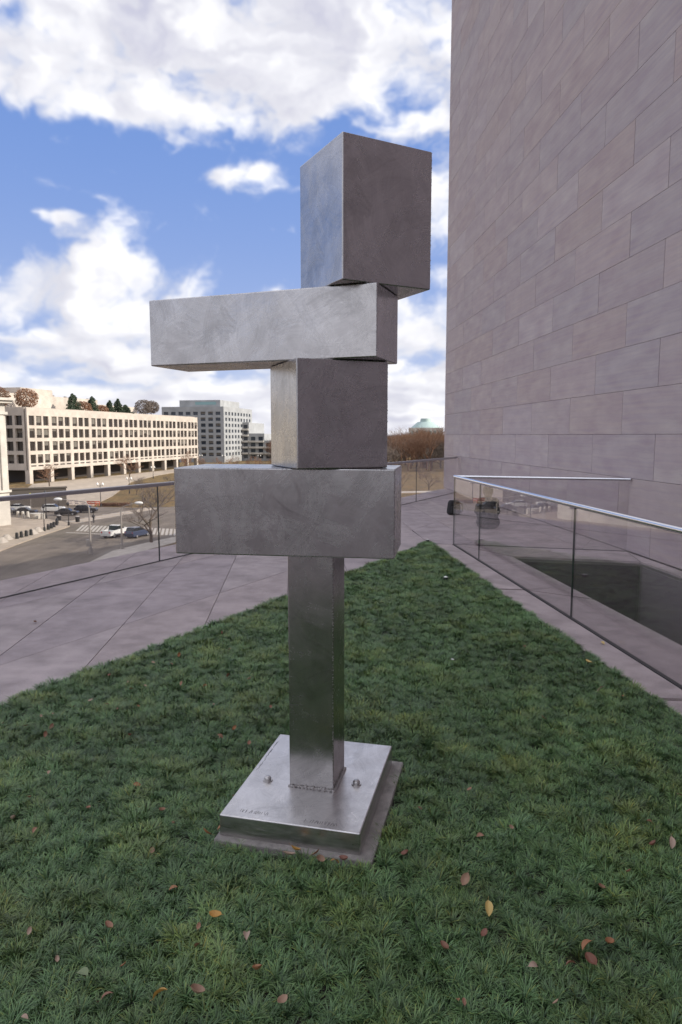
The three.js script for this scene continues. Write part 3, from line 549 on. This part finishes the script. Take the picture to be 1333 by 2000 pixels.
{
  const R = (name, label, u, v, ...a) => { const [x, z] = roofAt(u, v); roofTree(name, label, x, z, ...a); };
  R('round_tree', 'round clipped brown tree at the left end of the long roof', 8, 6, 4.1, 7.2, M.twigRed, false, 1);
  R('round_tree', 'round reddish brown tree on the shaded roof at the far left', 1.5, 12.5, 4.4, 7.6, M.russet, false, 2);
  R('evergreen', 'broadest dark evergreen of the roof garden, leftmost', 33.5, 5, 3.7, 6.3, M.needle, true, 3);
  R('evergreen', 'dark evergreen in the middle of the roof garden', 46.5, 5, 3.1, 5.9, M.needle, true, 4);
  R('evergreen', 'dark slim evergreen of the roof garden, third from left', 59.5, 5, 2.4, 5.0, M.needle, true, 5);
  R('evergreen', 'tall dark evergreen of the roof garden, fourth from left', 66, 5, 3.0, 6.0, M.needle, true, 6);
  R('evergreen', 'low bushy evergreen of the roof garden, rightmost', 72, 5, 3.4, 3.6, M.needle, true, 7);
  R('roof_shrub', 'brown shrub between the two left roof evergreens', 40, 5, 3.6, 4.2, M.twigRed, false, 8);
  R('roof_shrub', 'brown shrub right of the middle roof evergreen', 53, 5, 3.0, 3.2, M.twigRed, false, 9);
  R('round_tree', 'round grey bare tree near the right end of the roof, left one', 88, 5, 4.2, 7.4, M.twigGrey, false, 10);
  R('round_tree', 'round grey bare tree near the right end of the roof, right one', 95.5, 5, 3.7, 7.2, M.twigGrey, false, 11);
}

// ---------------------------------------------------------------- street furniture
function lampPost(name, label, [x, z], h, twin) {
  const t = thing(name, label, 'street lamp', [x, S + 0.1, z]);
  mesh('pole', [cyl(0.22, 0.16, 0.7, 10), cyl(0.09, 0.06, h - 0.7, 8, 0, 0.7, 0), ...(twin ? [rod(V(-0.6, h - 0.5, 0), V(0.6, h - 0.5, 0), 0.04, 0.04)] : [])], M.blackMetal, t);
  for (const s of twin ? [-0.6, 0.6] : [0]) mesh('lamp_globe', [ball(0.26, s, h + (twin ? -0.15 : 0.2), 0, 1, 1.25, 1), cyl(0.12, 0.02, 0.25, 8, s, h + (twin ? 0.12 : 0.48), 0)], twin ? M.lampGlass : M.blackMetal, t);
}
lampPost('street_lamp', 'black lamp post on the plaza kerb left of the bollard curve', [-51.3, -117], 4.1, false);
lampPost('street_lamp', 'black lamp post at the plaza corner beside the zebra crossing', [-50.1, -124.6], 3.8, false);
lampPost('street_lamp', 'black lamp post among the cars behind the plaza, right one', [-55.1, -132.5], 4.2, false);
lampPost('street_lamp', 'black lamp post among the cars behind the plaza, left one', [-58.6, -134.8], 5.0, false);
lampPost('globe_lamp', 'twin globe lamp on the lawn edge left of the sculpture, nearest', [-56.0, -158.4], 5.3, true);
lampPost('globe_lamp', 'twin globe lamp farther along the plaza', [-60.3, -194], 4.4, true);
lampPost('globe_lamp', 'twin globe lamp close to the beige building', [-72.1, -262], 4.4, true);
lampPost('globe_lamp', 'twin globe lamp before the right end of the beige building', [-70.6, -345], 6.5, true);
lampPost('globe_lamp', 'twin globe lamp before the grey office block', [-58.3, -340], 6.5, true);
lampPost('globe_lamp', 'twin globe lamp before the stepped pale building', [-40.6, -340], 6.5, true);
function cobra(label, [x, z], h, reach, box_) {
  const t = thing('street_light', label, 'street light', [x, S, z]), s = Math.sign(reach), pts = [V(0, h - 0.9, 0), V(s * 0.25, h - 0.25, 0), V(s * 0.9, h, 0), V(reach, h + 0.35, 0)];
  mesh('pole', [cyl(0.17, 0.10, h - 0.8, 10), cyl(0.28, 0.26, 0.9, 10), ...(box_ ? [box(0.5, 0.9, 0.4, -0.3, 1.6, 0)] : [])], M.greyMetal, t);
  mesh('arm', new THREE.TubeGeometry(new THREE.CatmullRomCurve3(pts), 16, 0.06, 6), M.greyMetal, t);
  mesh('lamp_head', ball(0.5, reach + s * 0.35, h + 0.33, 0, 1.25, 0.5, 0.6), M.lampWhite, t);
}
cobra('grey street light with arm to the left on the near kerb', [-35.2, -94.8], 7.4, -3.9, true);
cobra('grey street light with arm to the right beside the bare street tree', [-32.0, -98.6], 6.5, 2.3, false);
{ // bollards
  const geo = [cyl(0.24, 0.20, 0.78, 12), ball(0.2, 0, 0.78, 0, 1, 0.55, 1), cyl(0.26, 0.26, 0.1, 12)];
  const geoM = join(geo), dark = [[-51.95, -108.3], [-51.9, -109.7], [-51.65, -110.9], [-51.5, -112.3], [-51.4, -118.8], [-51.55, -120.4], [-51.8, -122.1], [-52.4, -124.8], [-53.4, -127.4]];
  const ord = ['first', 'second', 'third', 'fourth', 'fifth', 'sixth', 'seventh', 'eighth', 'ninth'];
  dark.forEach(([x, z], i) => { const b = mesh(numbered('bollard'), geoM, M.blackMetal); b.position.set(x, S + 0.12, z); b.scale.setScalar(1.15); tag(b, ord[i] + ' black bollard from the left along the plaza kerb', 'bollard', 'black bollards along the plaza kerb'); });
  [[-65.3, -137], [-64.2, -136.8], [-63, -136.4], [-58.9, -134.0]].forEach(([x, z], i) => { const b = mesh(numbered('stone_bollard'), join([cyl(0.34, 0.3, 1.1, 10), ball(0.3, 0, 1.1, 0, 1, 0.6, 1)]), M.whiteStone); b.position.set(x, S + 0.12, z); tag(b, ord[i] + ' white stone bollard from the left behind the plaza', 'bollard', 'white stone bollards'); });
  [[-52.5, -104.4], [-53.1, -107.3], [-51.8, -113.4], [-52.1, -116.2]].forEach(([x, z], i) => { const b = mesh(numbered('stone_block'), new THREE.CylinderGeometry(0.35, 1.05, 0.8, 4, 1).rotateY(0.6).translate(0, 0.4, 0), M.concrete); b.position.set(x, S + 0.13, z); tag(b, ord[i] + ' sloped pale stone block from the left between the kerb bollards', 'barrier', 'sloped stone blocks'); });
  mesh(numbered('planter'), join([cyl(0.9, 1.05, 0.9, 14), cyl(1.1, 1.1, 0.14, 14, 0, 0.9, 0)]), M.whiteStone).position.set(-60.8, S + 0.13, -135.0); tag(scene.children[scene.children.length - 1], 'round white planter between the white bollards behind the plaza', 'planter');
  [[-50.7, -130.4, 'black litter bin at the crossing beside the walking person'], [-54.9, -131.9, 'black litter bin near the lamp posts behind the plaza']].forEach(([x, z, l]) => { const b = thing('litter_bin', l, 'litter bin', [x, S + 0.1, z]); mesh('bin_body', cyl(0.38, 0.45, 0.95, 14), M.blackMetal, b); mesh('bin_lid', [cyl(0.48, 0.3, 0.16, 14, 0, 0.95, 0)], M.greyMetal, b); });
}
{ // yellow sign, barriers, hedge
  const s = thing('road_sign', 'bright yellow diamond road sign before the dark retaining wall', 'road sign', [-68.6, S, -150.2], 0.4);
  mesh('pole', cyl(0.05, 0.05, 3.3, 6), M.greyMetal, s); mesh('sign_plate', box(0.95, 0.95, 0.04, 0, 3.3, 0.05, 0, 0, Math.PI / 4), M.yellow, s);
  seed = 17;
  const ord = ['first', 'second', 'third', 'fourth', 'fifth', 'sixth'];
  [[-64.2, -161.2], [-62.6, -160.9], [-61.0, -160.6]].forEach(([x, z], i) => barrier(x, z, M.whiteBoard, ord[i] + ' pale barrier from the left in the row at the dark wall end', 'pale barriers'));
  [[-59.5, -160.4], [-58.4, -160.2], [-57.3, -160.0]].forEach(([x, z], i) => barrier(x, z, M.orange, ord[i] + ' red barrier from the left near the globe lamp', 'red barriers'));
  function barrier(x, z, mt, label, group) { const b = thing('barrier', label, 'barrier', [x, S + 0.05, z], rr(-0.3, 0.3), group); for (const k of [0.55, 1.0]) mesh('board', box(1.05, 0.28, 0.05, 0, k, 0.05), mt, b); for (const k of [-0.4, 0.4]) mesh('leg', [rod(V(k, 0, 0.3), V(k, 1.15, 0), 0.035, 0.035), rod(V(k, 0, -0.3), V(k, 1.15, 0), 0.035, 0.035)], mt, b); }
  const h = thing('hedge', 'low dark brown hedge in front of the lawn', 'hedge', [-53, S, -159.4], 0.1);
  mesh('foliage', leafCloud(9, 900, () => [rr(-3.3, 3.3), rr(0, 0.85), rr(-0.5, 0.5)], 0.16), M.russet, h);
}
{ // pedestrian at the crossing, too far off for more than clothes and stance
  const p = thing('person', 'person in dark clothes walking at the zebra crossing', 'person', [-47.3, S, -129.5], 0.5);
  const pr = [[0, 0.92], [0.17, 0.95], [0.19, 1.1], [0.2, 1.35], [0.22, 1.44], [0.1, 1.52], [0.06, 1.56], [0.095, 1.62], [0.1, 1.7], [0.07, 1.78], [0, 1.8]].map(([r, y]) => new THREE.Vector2(r, y));
  mesh('body', [new THREE.LatheGeometry(pr, 12).scale(1, 1, 0.7), rod(V(-0.08, 0.95, 0), V(-0.11, 0.06, 0.22), 0.09, 0.055), rod(V(0.08, 0.95, 0), V(0.11, 0.06, -0.2), 0.09, 0.055), box(0.1, 0.08, 0.25, -0.11, 0.05, 0.27), box(0.1, 0.08, 0.25, 0.11, 0.05, -0.15), rod(V(-0.22, 1.4, 0), V(-0.28, 0.85, -0.12), 0.06, 0.045), rod(V(0.22, 1.4, 0), V(0.28, 0.85, 0.14), 0.06, 0.045)], M.blackMetal, p);
}

// ---------------------------------------------------------------- vehicles
function carMeshes(t, kind, paint) {
  const ex = (pts, w, bev, z = 0) => { const s = new THREE.Shape(pts.map(([x, y]) => new THREE.Vector2(x, y))); return new THREE.ExtrudeGeometry(s, { depth: w - bev * 2, bevelEnabled: true, bevelSize: bev, bevelThickness: bev, bevelSegments: 2, curveSegments: 6 }).translate(0, 0, -w / 2 + bev + z); };
  let L = 4.6, body, cabin, roof, wb = 1.35, wr = 0.33;
  if (kind === 'pickup') {
    L = 5.8; wb = 1.8; wr = 0.4;
    body = [ex([[-2.85, 0.5], [2.85, 0.5], [2.9, 0.95], [2.7, 1.12], [1.1, 1.2], [-0.75, 1.2], [-0.75, 0.8], [-2.6, 0.8], [-2.9, 0.8]], 1.9, 0.06), box(2.1, 0.45, 0.1, -1.8, 1.02, 0.9), box(2.1, 0.45, 0.1, -1.8, 1.02, -0.9), box(0.1, 0.45, 1.7, -2.82, 1.02, 0)];
    cabin = ex([[-0.75, 1.2], [1.15, 1.2], [0.55, 1.78], [-0.65, 1.78]], 1.68, 0.08); roof = ex([[-0.68, 1.80], [0.5, 1.80], [0.35, 1.88], [-0.6, 1.88]], 1.55, 0.03);
  } else if (kind === 'suv') {
    body = [ex([[-2.2, 0.38], [2.25, 0.38], [2.3, 0.75], [2.1, 0.98], [0.95, 1.08], [-2.2, 1.12], [-2.3, 0.8]], 1.84, 0.07)];
    cabin = ex([[-2.05, 1.12], [1.0, 1.08], [0.3, 1.58], [-1.75, 1.60]], 1.62, 0.08); roof = ex([[-1.75, 1.62], [0.25, 1.61], [0.1, 1.68], [-1.6, 1.69]], 1.5, 0.03);
  } else {
    body = [ex([[-2.25, 0.34], [2.25, 0.34], [2.3, 0.62], [2.05, 0.82], [0.95, 0.92], [-1.55, 0.94], [-2.2, 0.9], [-2.3, 0.65]], 1.78, 0.07)];
    cabin = ex([[-1.75, 0.94], [1.05, 0.92], [0.35, 1.36], [-1.05, 1.38]], 1.56, 0.08); roof = ex([[-1.0, 1.40], [0.3, 1.39], [0.15, 1.45], [-0.85, 1.45]], 1.42, 0.03);
  }
  mesh('car_body', body, paint, t); mesh('cabin_glass', cabin, M.carGlass, t); mesh('roof', roof, paint, t);
  const wz = kind === 'pickup' ? 0.84 : 0.8;
  for (const sx of [-1, 1]) for (const sz of [-1, 1]) { const w = mesh('wheel', new THREE.CylinderGeometry(wr, wr, 0.22, 16).rotateX(Math.PI / 2).translate(sx * wb, wr, sz * wz), M.tyre, t); mesh('rim', new THREE.CylinderGeometry(wr * 0.6, wr * 0.6, 0.03, 12).rotateX(Math.PI / 2).translate(sx * wb, wr, sz * (wz + 0.115)), M.rim, w); }
  const ly = kind === 'pickup' ? 1.0 : kind === 'suv' ? 0.9 : 0.72, lx = L / 2 - 0.02 + (kind === 'pickup' ? 0.02 : 0.03);
  for (const s of [-1, 1]) { mesh('tail_lamp', box(0.06, 0.24, 0.2, -lx, ly, s * 0.72), M.tail, t); mesh('headlamp', box(0.08, 0.16, 0.36, lx - 0.08, ly - 0.08, s * 0.62), M.lampWhite, t); }
}
{
  const white = paintOf(0.72, 0.72, 0.70), black = paintOf(0.018, 0.018, 0.02), grey = paintOf(0.12, 0.12, 0.13), navy = paintOf(0.03, 0.045, 0.09), silver = paintOf(0.4, 0.41, 0.42), red = paintOf(0.3, 0.03, 0.03), orange = paintOf(0.5, 0.16, 0.05);
  const car = (name, label, cat, kind, paint, x, z, turn) => { const t = thing(name, label, cat, [x, S + 0.01, z], turn); carMeshes(t, kind, paint); };
  car('pickup_truck', 'white pickup truck waiting before the zebra crossing', 'pickup truck', 'pickup', white, -37.2, -111.8, 1.30);
  car('parked_car', 'dark blue car with red tail lamp beside the white pickup', 'car', 'suv', navy, -33.4, -111.2, 1.2);
  car('parked_car', 'dark car farthest back by the retaining wall at left', 'car', 'sedan', black, -77.4, -163.5, 0.15);
  car('parked_car', 'white car in the left row behind the white stone building', 'car', 'sedan', white, -71.4, -150.4, 0.1);
  car('parked_car', 'long dark car before the retaining wall', 'car', 'sedan', grey, -72.4, -160.4, 0.35);
  car('parked_car', 'white car right of the white bollards', 'car', 'suv', white, -62.6, -147.8, 0.12);
  car('parked_car', 'black sedan second from right in the parked row', 'car', 'sedan', black, -57.2, -141.6, 0.1);
  car('parked_car', 'black car at the right end of the parked row by the litter bin', 'car', 'suv', black, -55.0, -146.4, 0.1);
  car('parked_car', 'dark car partly behind the white bollards', 'car', 'sedan', black, -66.5, -143.0, 0.1);
  car('parked_car', 'grey car at the left edge below the white building corner', 'car', 'suv', grey, -72.6, -145.4, 0.1);
  seed = 909; const ps = [silver, black, white, red, grey, white, navy, silver, black, white], names = ['silver', 'black', 'white', 'red', 'grey', 'white', 'dark blue', 'silver', 'black', 'white'];
  const od = ['first', 'second', 'third', 'fourth', 'fifth', 'sixth', 'seventh', 'eighth', 'ninth', 'tenth'];
  for (let i = 0; i < 10; i++) car('parked_car', od[i] + ' car from the left, ' + names[i] + ', in the far car park beyond the park trees', 'car', i % 3 ? 'sedan' : 'suv', ps[i], -15 + i * 2.75, -244 - (i % 2) * 17, 1.4 + rr(-0.1, 0.1));
}

// ---------------------------------------------------------------- on the terrace: bag, person, small lamps, leaves
{
  const b = thing('backpack', 'black backpack lying on the terrace floor near the railing corner', 'bag', [2.30, 0, -13.9], 0.3), cloth = std(0.018, 0.017, 0.018, 0.85);
  const g = rbox(0.27, 0.30, 0.19, 0.06, 0, 0.152, 0), p = g.attributes.position; for (let i = 0; i < p.count; i++) { const y = p.getY(i), k = 1 - 0.2 * sstep(0.12, 0.3, y); p.setX(i, p.getX(i) * k + 0.01 * Math.sin(y * 30)); p.setZ(i, p.getZ(i) * k); } g.computeVertexNormals();
  mesh('bag_body', g, cloth, b); mesh('front_pocket', rbox(0.2, 0.15, 0.06, 0.025, 0, 0.11, 0.11), cloth, b);
  mesh('strap', new THREE.TubeGeometry(new THREE.CatmullRomCurve3([V(0.12, 0.26, -0.02), V(0.19, 0.2, 0.02), V(0.18, 0.07, 0.04), V(0.13, 0.04, 0.02)]), 14, 0.014, 6), M.greyMetal, b);
  mesh('buckle', rbox(0.05, 0.04, 0.015, 0.006, 0.15, 0.14, 0.06), M.whiteBoard, b);
}
{ // seated figure, seen from behind through the glass
  const t = thing('person', 'person with brown hair in dark coat sitting on the floor behind the glass railing', 'person', [2.57, 0, -11.85], -0.12); t.scale.setScalar(0.95);
  const sdf = (bones, k) => (p) => { let s = 0; for (const [a, b, ra, rb] of bones) { const ab = b.clone().sub(a), h = clamp(p.clone().sub(a).dot(ab) / ab.lengthSq()), d = p.distanceTo(a.clone().addScaledVector(ab, h)) - mix(ra, rb, h); s += Math.exp(-d * k); } return -Math.log(Math.max(s, 1e-30)) / k; };
  const surf = (f, res, c, half) => {
    const mc = new MarchingCubes(res, M.blackMetal, false, false, 120000); mc.isolation = 0;
    for (let z = 0; z < res; z++) for (let y = 0; y < res; y++) for (let x = 0; x < res; x++) mc.field[x + y * res + z * res * res] = -f(V((x / res * 2 - 1) * half + c.x, (y / res * 2 - 1) * half + c.y, (z / res * 2 - 1) * half + c.z));
    mc.update();
    const g = new THREE.BufferGeometry(), n = mc.count; g.setAttribute('position', new THREE.BufferAttribute(mc.positionArray.slice(0, n * 3), 3)); g.setAttribute('normal', new THREE.BufferAttribute(mc.normalArray.slice(0, n * 3), 3)); g.setAttribute('uv', new THREE.BufferAttribute(new Float32Array(n * 2), 2));
    return g.scale(half, half, half).translate(c.x, c.y, c.z);
  };
  const skin = std(0.42, 0.26, 0.19, 0.6), coat = std(0.028, 0.026, 0.03, 0.85), trousers = std(0.035, 0.033, 0.036, 0.85), hair = std(0.07, 0.04, 0.025, 0.7);
  // facing -z (away): hips on the ground, knees drawn up, arms round the knees
  const legs = [[V(-0.09, 0.11, 0.02), V(-0.14, 0.36, -0.33), 0.095, 0.065], [V(0.09, 0.11, 0.02), V(0.14, 0.36, -0.33), 0.095, 0.065], [V(-0.14, 0.36, -0.33), V(-0.11, 0.06, -0.46), 0.06, 0.045], [V(0.14, 0.36, -0.33), V(0.11, 0.06, -0.46), 0.06, 0.045], [V(-0.1, 0.12, 0.03), V(0.1, 0.12, 0.03), 0.11, 0.11]];
  const torso = [[V(0, 0.13, 0.05), V(0, 0.32, 0.02), 0.135, 0.115], [V(0, 0.32, 0.02), V(0, 0.48, -0.06), 0.115, 0.10], [V(-0.12, 0.50, -0.07), V(0.12, 0.50, -0.07), 0.055, 0.055], [V(-0.14, 0.49, -0.07), V(-0.18, 0.30, -0.16), 0.052, 0.045], [V(0.14, 0.49, -0.07), V(0.18, 0.30, -0.16), 0.052, 0.045], [V(-0.18, 0.30, -0.16), V(-0.08, 0.30, -0.37), 0.047, 0.036], [V(0.18, 0.30, -0.16), V(0.08, 0.31, -0.37), 0.047, 0.036], [V(0, 0.5, -0.07), V(0, 0.60, -0.10), 0.06, 0.05]];
  const body = mesh('body', surf(sdf([...legs, ...torso], 55), 72, V(0, 0.33, -0.12), 0.5), coat, t);
  const head = [[V(0, 0.69, -0.13), V(0, 0.66, -0.15), 0.082, 0.075], [V(0, 0.62, -0.175), V(0, 0.60, -0.185), 0.045, 0.035], [V(0, 0.655, -0.225), V(0, 0.64, -0.238), 0.012, 0.014], [V(0, 0.54, -0.09), V(0, 0.62, -0.12), 0.05, 0.052], [V(-0.08, 0.665, -0.13), V(-0.083, 0.64, -0.13), 0.014, 0.011], [V(0.08, 0.665, -0.13), V(0.083, 0.64, -0.13), 0.014, 0.011]];
  mesh('head', surf(sdf(head, 90), 60, V(0, 0.65, -0.14), 0.17), skin, body);
  mesh('hair', surf(sdf([[V(0, 0.705, -0.115), V(0, 0.66, -0.10), 0.092, 0.082], [V(0, 0.66, -0.09), V(0, 0.58, -0.06), 0.075, 0.05]], 60), 48, V(0, 0.65, -0.1), 0.2), hair, body);
  const hands = []; for (const s of [-1, 1]) { hands.push([V(s * 0.07, 0.305, -0.38), V(s * 0.015, 0.30, -0.41), 0.024, 0.024]); for (let f = 0; f < 4; f++) hands.push([V(s * 0.02, 0.335 - f * 0.02, -0.41), V(-s * 0.04, 0.33 - f * 0.02, -0.405), 0.008, 0.007]); hands.push([V(s * 0.05, 0.33, -0.395), V(s * 0.01, 0.352, -0.42), 0.009, 0.008]); }
  mesh('hands', surf(sdf(hands, 200), 60, V(0, 0.31, -0.40), 0.13), skin, body);
  mesh('shoes', [ball(0.055, -0.11, 0.045, -0.5, 1, 0.8, 2), ball(0.055, 0.11, 0.045, -0.5, 1, 0.8, 2)], trousers, body);
}
for (const [x, z, l] of [[1.28, -9.98, 'small pale round marker light at the tip of the planting bed'], [1.14, -7.30, 'small pale round spotlight set in the grass right of the sculpture']]) {
  const t = thing('ground_light', l, 'ground light', [x, 0, z]);
  mesh('housing', cyl(0.022, 0.026, 0.085, 12), M.blackMetal, t); mesh('lens', ball(0.021, 0, 0.086, 0, 1, 0.5, 1), M.lampGlass, t);
}
{ // fallen leaves
  seed = 70707;
  const geos = [];
  for (let k = 0; k < 6; k++) {
    const g = new THREE.PlaneGeometry(1, 1, 6, 4), p = g.attributes.position, cu = rr(0.5, 2.6), be = rr(-0.9, 1.5), wd = rr(0.45, 0.72);
    for (let i = 0; i < p.count; i++) { const u = p.getX(i) + 0.5, v = p.getY(i) * 2, w = wd * Math.pow(Math.sin(Math.PI * clamp(u * 0.98 + 0.01)), 0.55) * 0.5; p.setXYZ(i, (u - 0.5), v * v * w * cu * 0.5 + be * (u - 0.5) * (u - 0.5), v * w); }
    g.computeVertexNormals(); geos.push(join([g, rod(V(-0.49, be * 0.25, 0), V(-0.78, be * 0.3 + 0.05, rr(-0.05, 0.05)), 0.012, 0.008, 4)]));
  }
  const lm = (r, g, b) => std(r, g, b, 0.6, 0, { side: THREE.DoubleSide });
  const tones = [lm(0.33, 0.175, 0.11), lm(0.24, 0.115, 0.07), lm(0.36, 0.23, 0.155), lm(0.30, 0.135, 0.06), lm(0.20, 0.085, 0.055), lm(0.38, 0.27, 0.20)], yellow = lm(0.52, 0.37, 0.13), green = lm(0.17, 0.21, 0.10), amber = lm(0.46, 0.25, 0.06);
  const leaf = (x, z, len, mat, label, y = 0.088, group) => {
    const m = new THREE.Mesh(geos[(rnd() * 6) | 0], mat); m.name = numbered('fallen_leaf'); m.castShadow = m.receiveShadow = true;
    m.position.set(x, y, z); m.scale.setScalar(len * 0.8); m.rotation.set(rr(-0.7, 0.7), rnd() * 6.28, rr(-0.7, 0.7)); scene.add(m); tag(m, label, 'leaf', group);
  };
  const small = 'small faded brown leaf lying loose on the open grass', G = 'small brown fallen leaves scattered over the grass';
  leaf(0.77, -4.57, 0.032, lm(0.62, 0.62, 0.58), 'tiny whitish leaf in the middle of the grass right of the post', 0.082);
  for (const [x, z] of [[-1.33,-2.76], [-1.05,-2.68], [-0.74,-2.66], [-0.67,-2.57], [-1.34,-2.63], [-1.2,-2.52], [-0.71,-2.41], [-0.74,-2.01], [-0.45,-2.0], [-0.44,-1.93], [-0.97,-1.97], [-0.84,-1.86], [-0.65,-1.73], [-0.84,-1.65], [-0.58,-2.19], [-0.64,-1.85], [-0.91,-2.89], [-1.34,-2.98], [0.56,-2.82], [0.33,-2.7], [0.54,-2.5], [0.67,-2.54], [0.24,-2.37], [1.18,-2.42], [0.9,-2.2], [0.45,-1.98], [0.31,-1.9], [0.68,-1.86], [0.32,-1.71], [0.34,-1.72], [1.02,-2.26], [0.82,-1.93], [0.59,-1.71], [1.25,-2.6], [1.46,-2.79], [-1.5,-4.28], [-1.35,-4.19], [-1.17,-3.79], [-1.29,-4.54], [-1.15,-4.48], [-1.14,-4.67], [-0.94,-5.25], [-0.71,-4.92], [-0.81,-4.81], [-0.73,-4.27], [-0.58,-4.19], [-1.0,-4.12], [-0.85,-4.12], [-0.73,-3.76], [-0.4,-3.74], [-0.56,-3.45], [-1.55,-3.51], [-1.65,-3.61], [-1.61,-3.67], [-1.69,-3.51], [-1.47,-3.86], [-1.52,-3.74], [-1.36,-3.81], [-1.1,-3.4], [-1.22,-4.1], [-1.29,-4.05], [-1.83,-3.54], [-1.53,-3.39], [-1.27,-3.74], [-0.62,-3.36], [1.68,-3.92], [1.12,-3.62], [1.35,-4.87], [-0.56,-3.45], [-0.62,-3.36], [-0.46,-3.27], [-0.46,-2.79]]) leaf(x, z, rr(0.024, 0.044), tones[(rnd() * 6) | 0], small, rr(0.064, 0.088), G);
  leaf(-0.74, -1.79, 0.07, green, 'large dull green leaf in the grass at lower left', 0.095);
  leaf(-0.5, -1.72, 0.055, amber, 'yellow orange leaf near the bottom edge, left of two', 0.095);
  leaf(-0.4, -1.72, 0.055, tones[2], 'tan leaf near the bottom edge, right of two', 0.095);
  leaf(-0.24, -1.8, 0.055, tones[3], 'broad orange brown leaf lowest before the base plate', 0.095);
  leaf(-0.16, -1.69, 0.045, tones[2], 'pinkish tan leaf at the bottom below the base plate', 0.095);
  leaf(-0.4, -2.02, 0.055, amber, 'amber leaf half upright in the grass left below the plate', 0.095);
  leaf(-0.29, -1.94, 0.05, tones[5], "narrow pale leaf standing upright below the plate's left corner", 0.095);
  leaf(1.25, -2.42, 0.055, tones[5], 'large pale tan leaf close to the right picture edge', 0.095);
  leaf(0.43, -2.2, 0.055, tones[2], 'pinkish leaf right below the base plate', 0.095);
  leaf(0.48, -2.06, 0.06, yellow, 'pale yellow pointed leaf at lower right', 0.095);
  leaf(0.74, -1.9, 0.05, tones[3], 'flat orange leaf at the lower right', 0.095);
  leaf(0.73, -1.83, 0.055, tones[4], 'dark curled reddish leaf at the lower right', 0.095);
  leaf(0.56, -1.82, 0.045, tones[5], 'pinkish tan leaf at bottom right of centre', 0.095);
  leaf(1.57, -3.99, 0.06, tones[5], 'pale leaf near the right edge of the bed', 0.095);
  leaf(1.67, -4.47, 0.06, yellow, 'small yellow leaf on the right rim of the bed', 0.095);
  leaf(-0.19, -2.34, 0.06, tones[5], "broad tan leaf against the plinth's front edge, left of the cluster", 0.095);
  leaf(-0.17, -2.37, 0.05, amber, "orange leaf leaning on the plinth's front edge", 0.095);
  leaf(-0.09, -2.35, 0.045, tones[3], 'upper small orange leaf at the middle of the plinth front', 0.095);
  leaf(-0.08, -2.31, 0.05, tones[2], 'lower tan leaf at the middle of the plinth front', 0.095);
  leaf(-0.02, -2.31, 0.045, amber, 'amber leaf before the right half of the plinth', 0.095);
  leaf(0.01, -2.31, 0.045, tones[4], 'dark red leaf before the right half of the plinth', 0.095);
  leaf(-0.47, -2.52, 0.05, tones[3], 'orange brown leaf at the left front corner of the plinth', 0.095);
  leaf(-0.52, -2.48, 0.05, tones[3], 'rusty leaf in the grass left of the plinth corner', 0.095);
  leaf(2.04, -5.18, 0.06, yellow, 'yellowish leaf on the paving strip beside the glass railing', 0.012);
  leaf(-2.65, -5.77, 0.05, tones[0], 'single brown leaf on the granite paving at left', 0.012);

}
renderer.render(scene, camera);
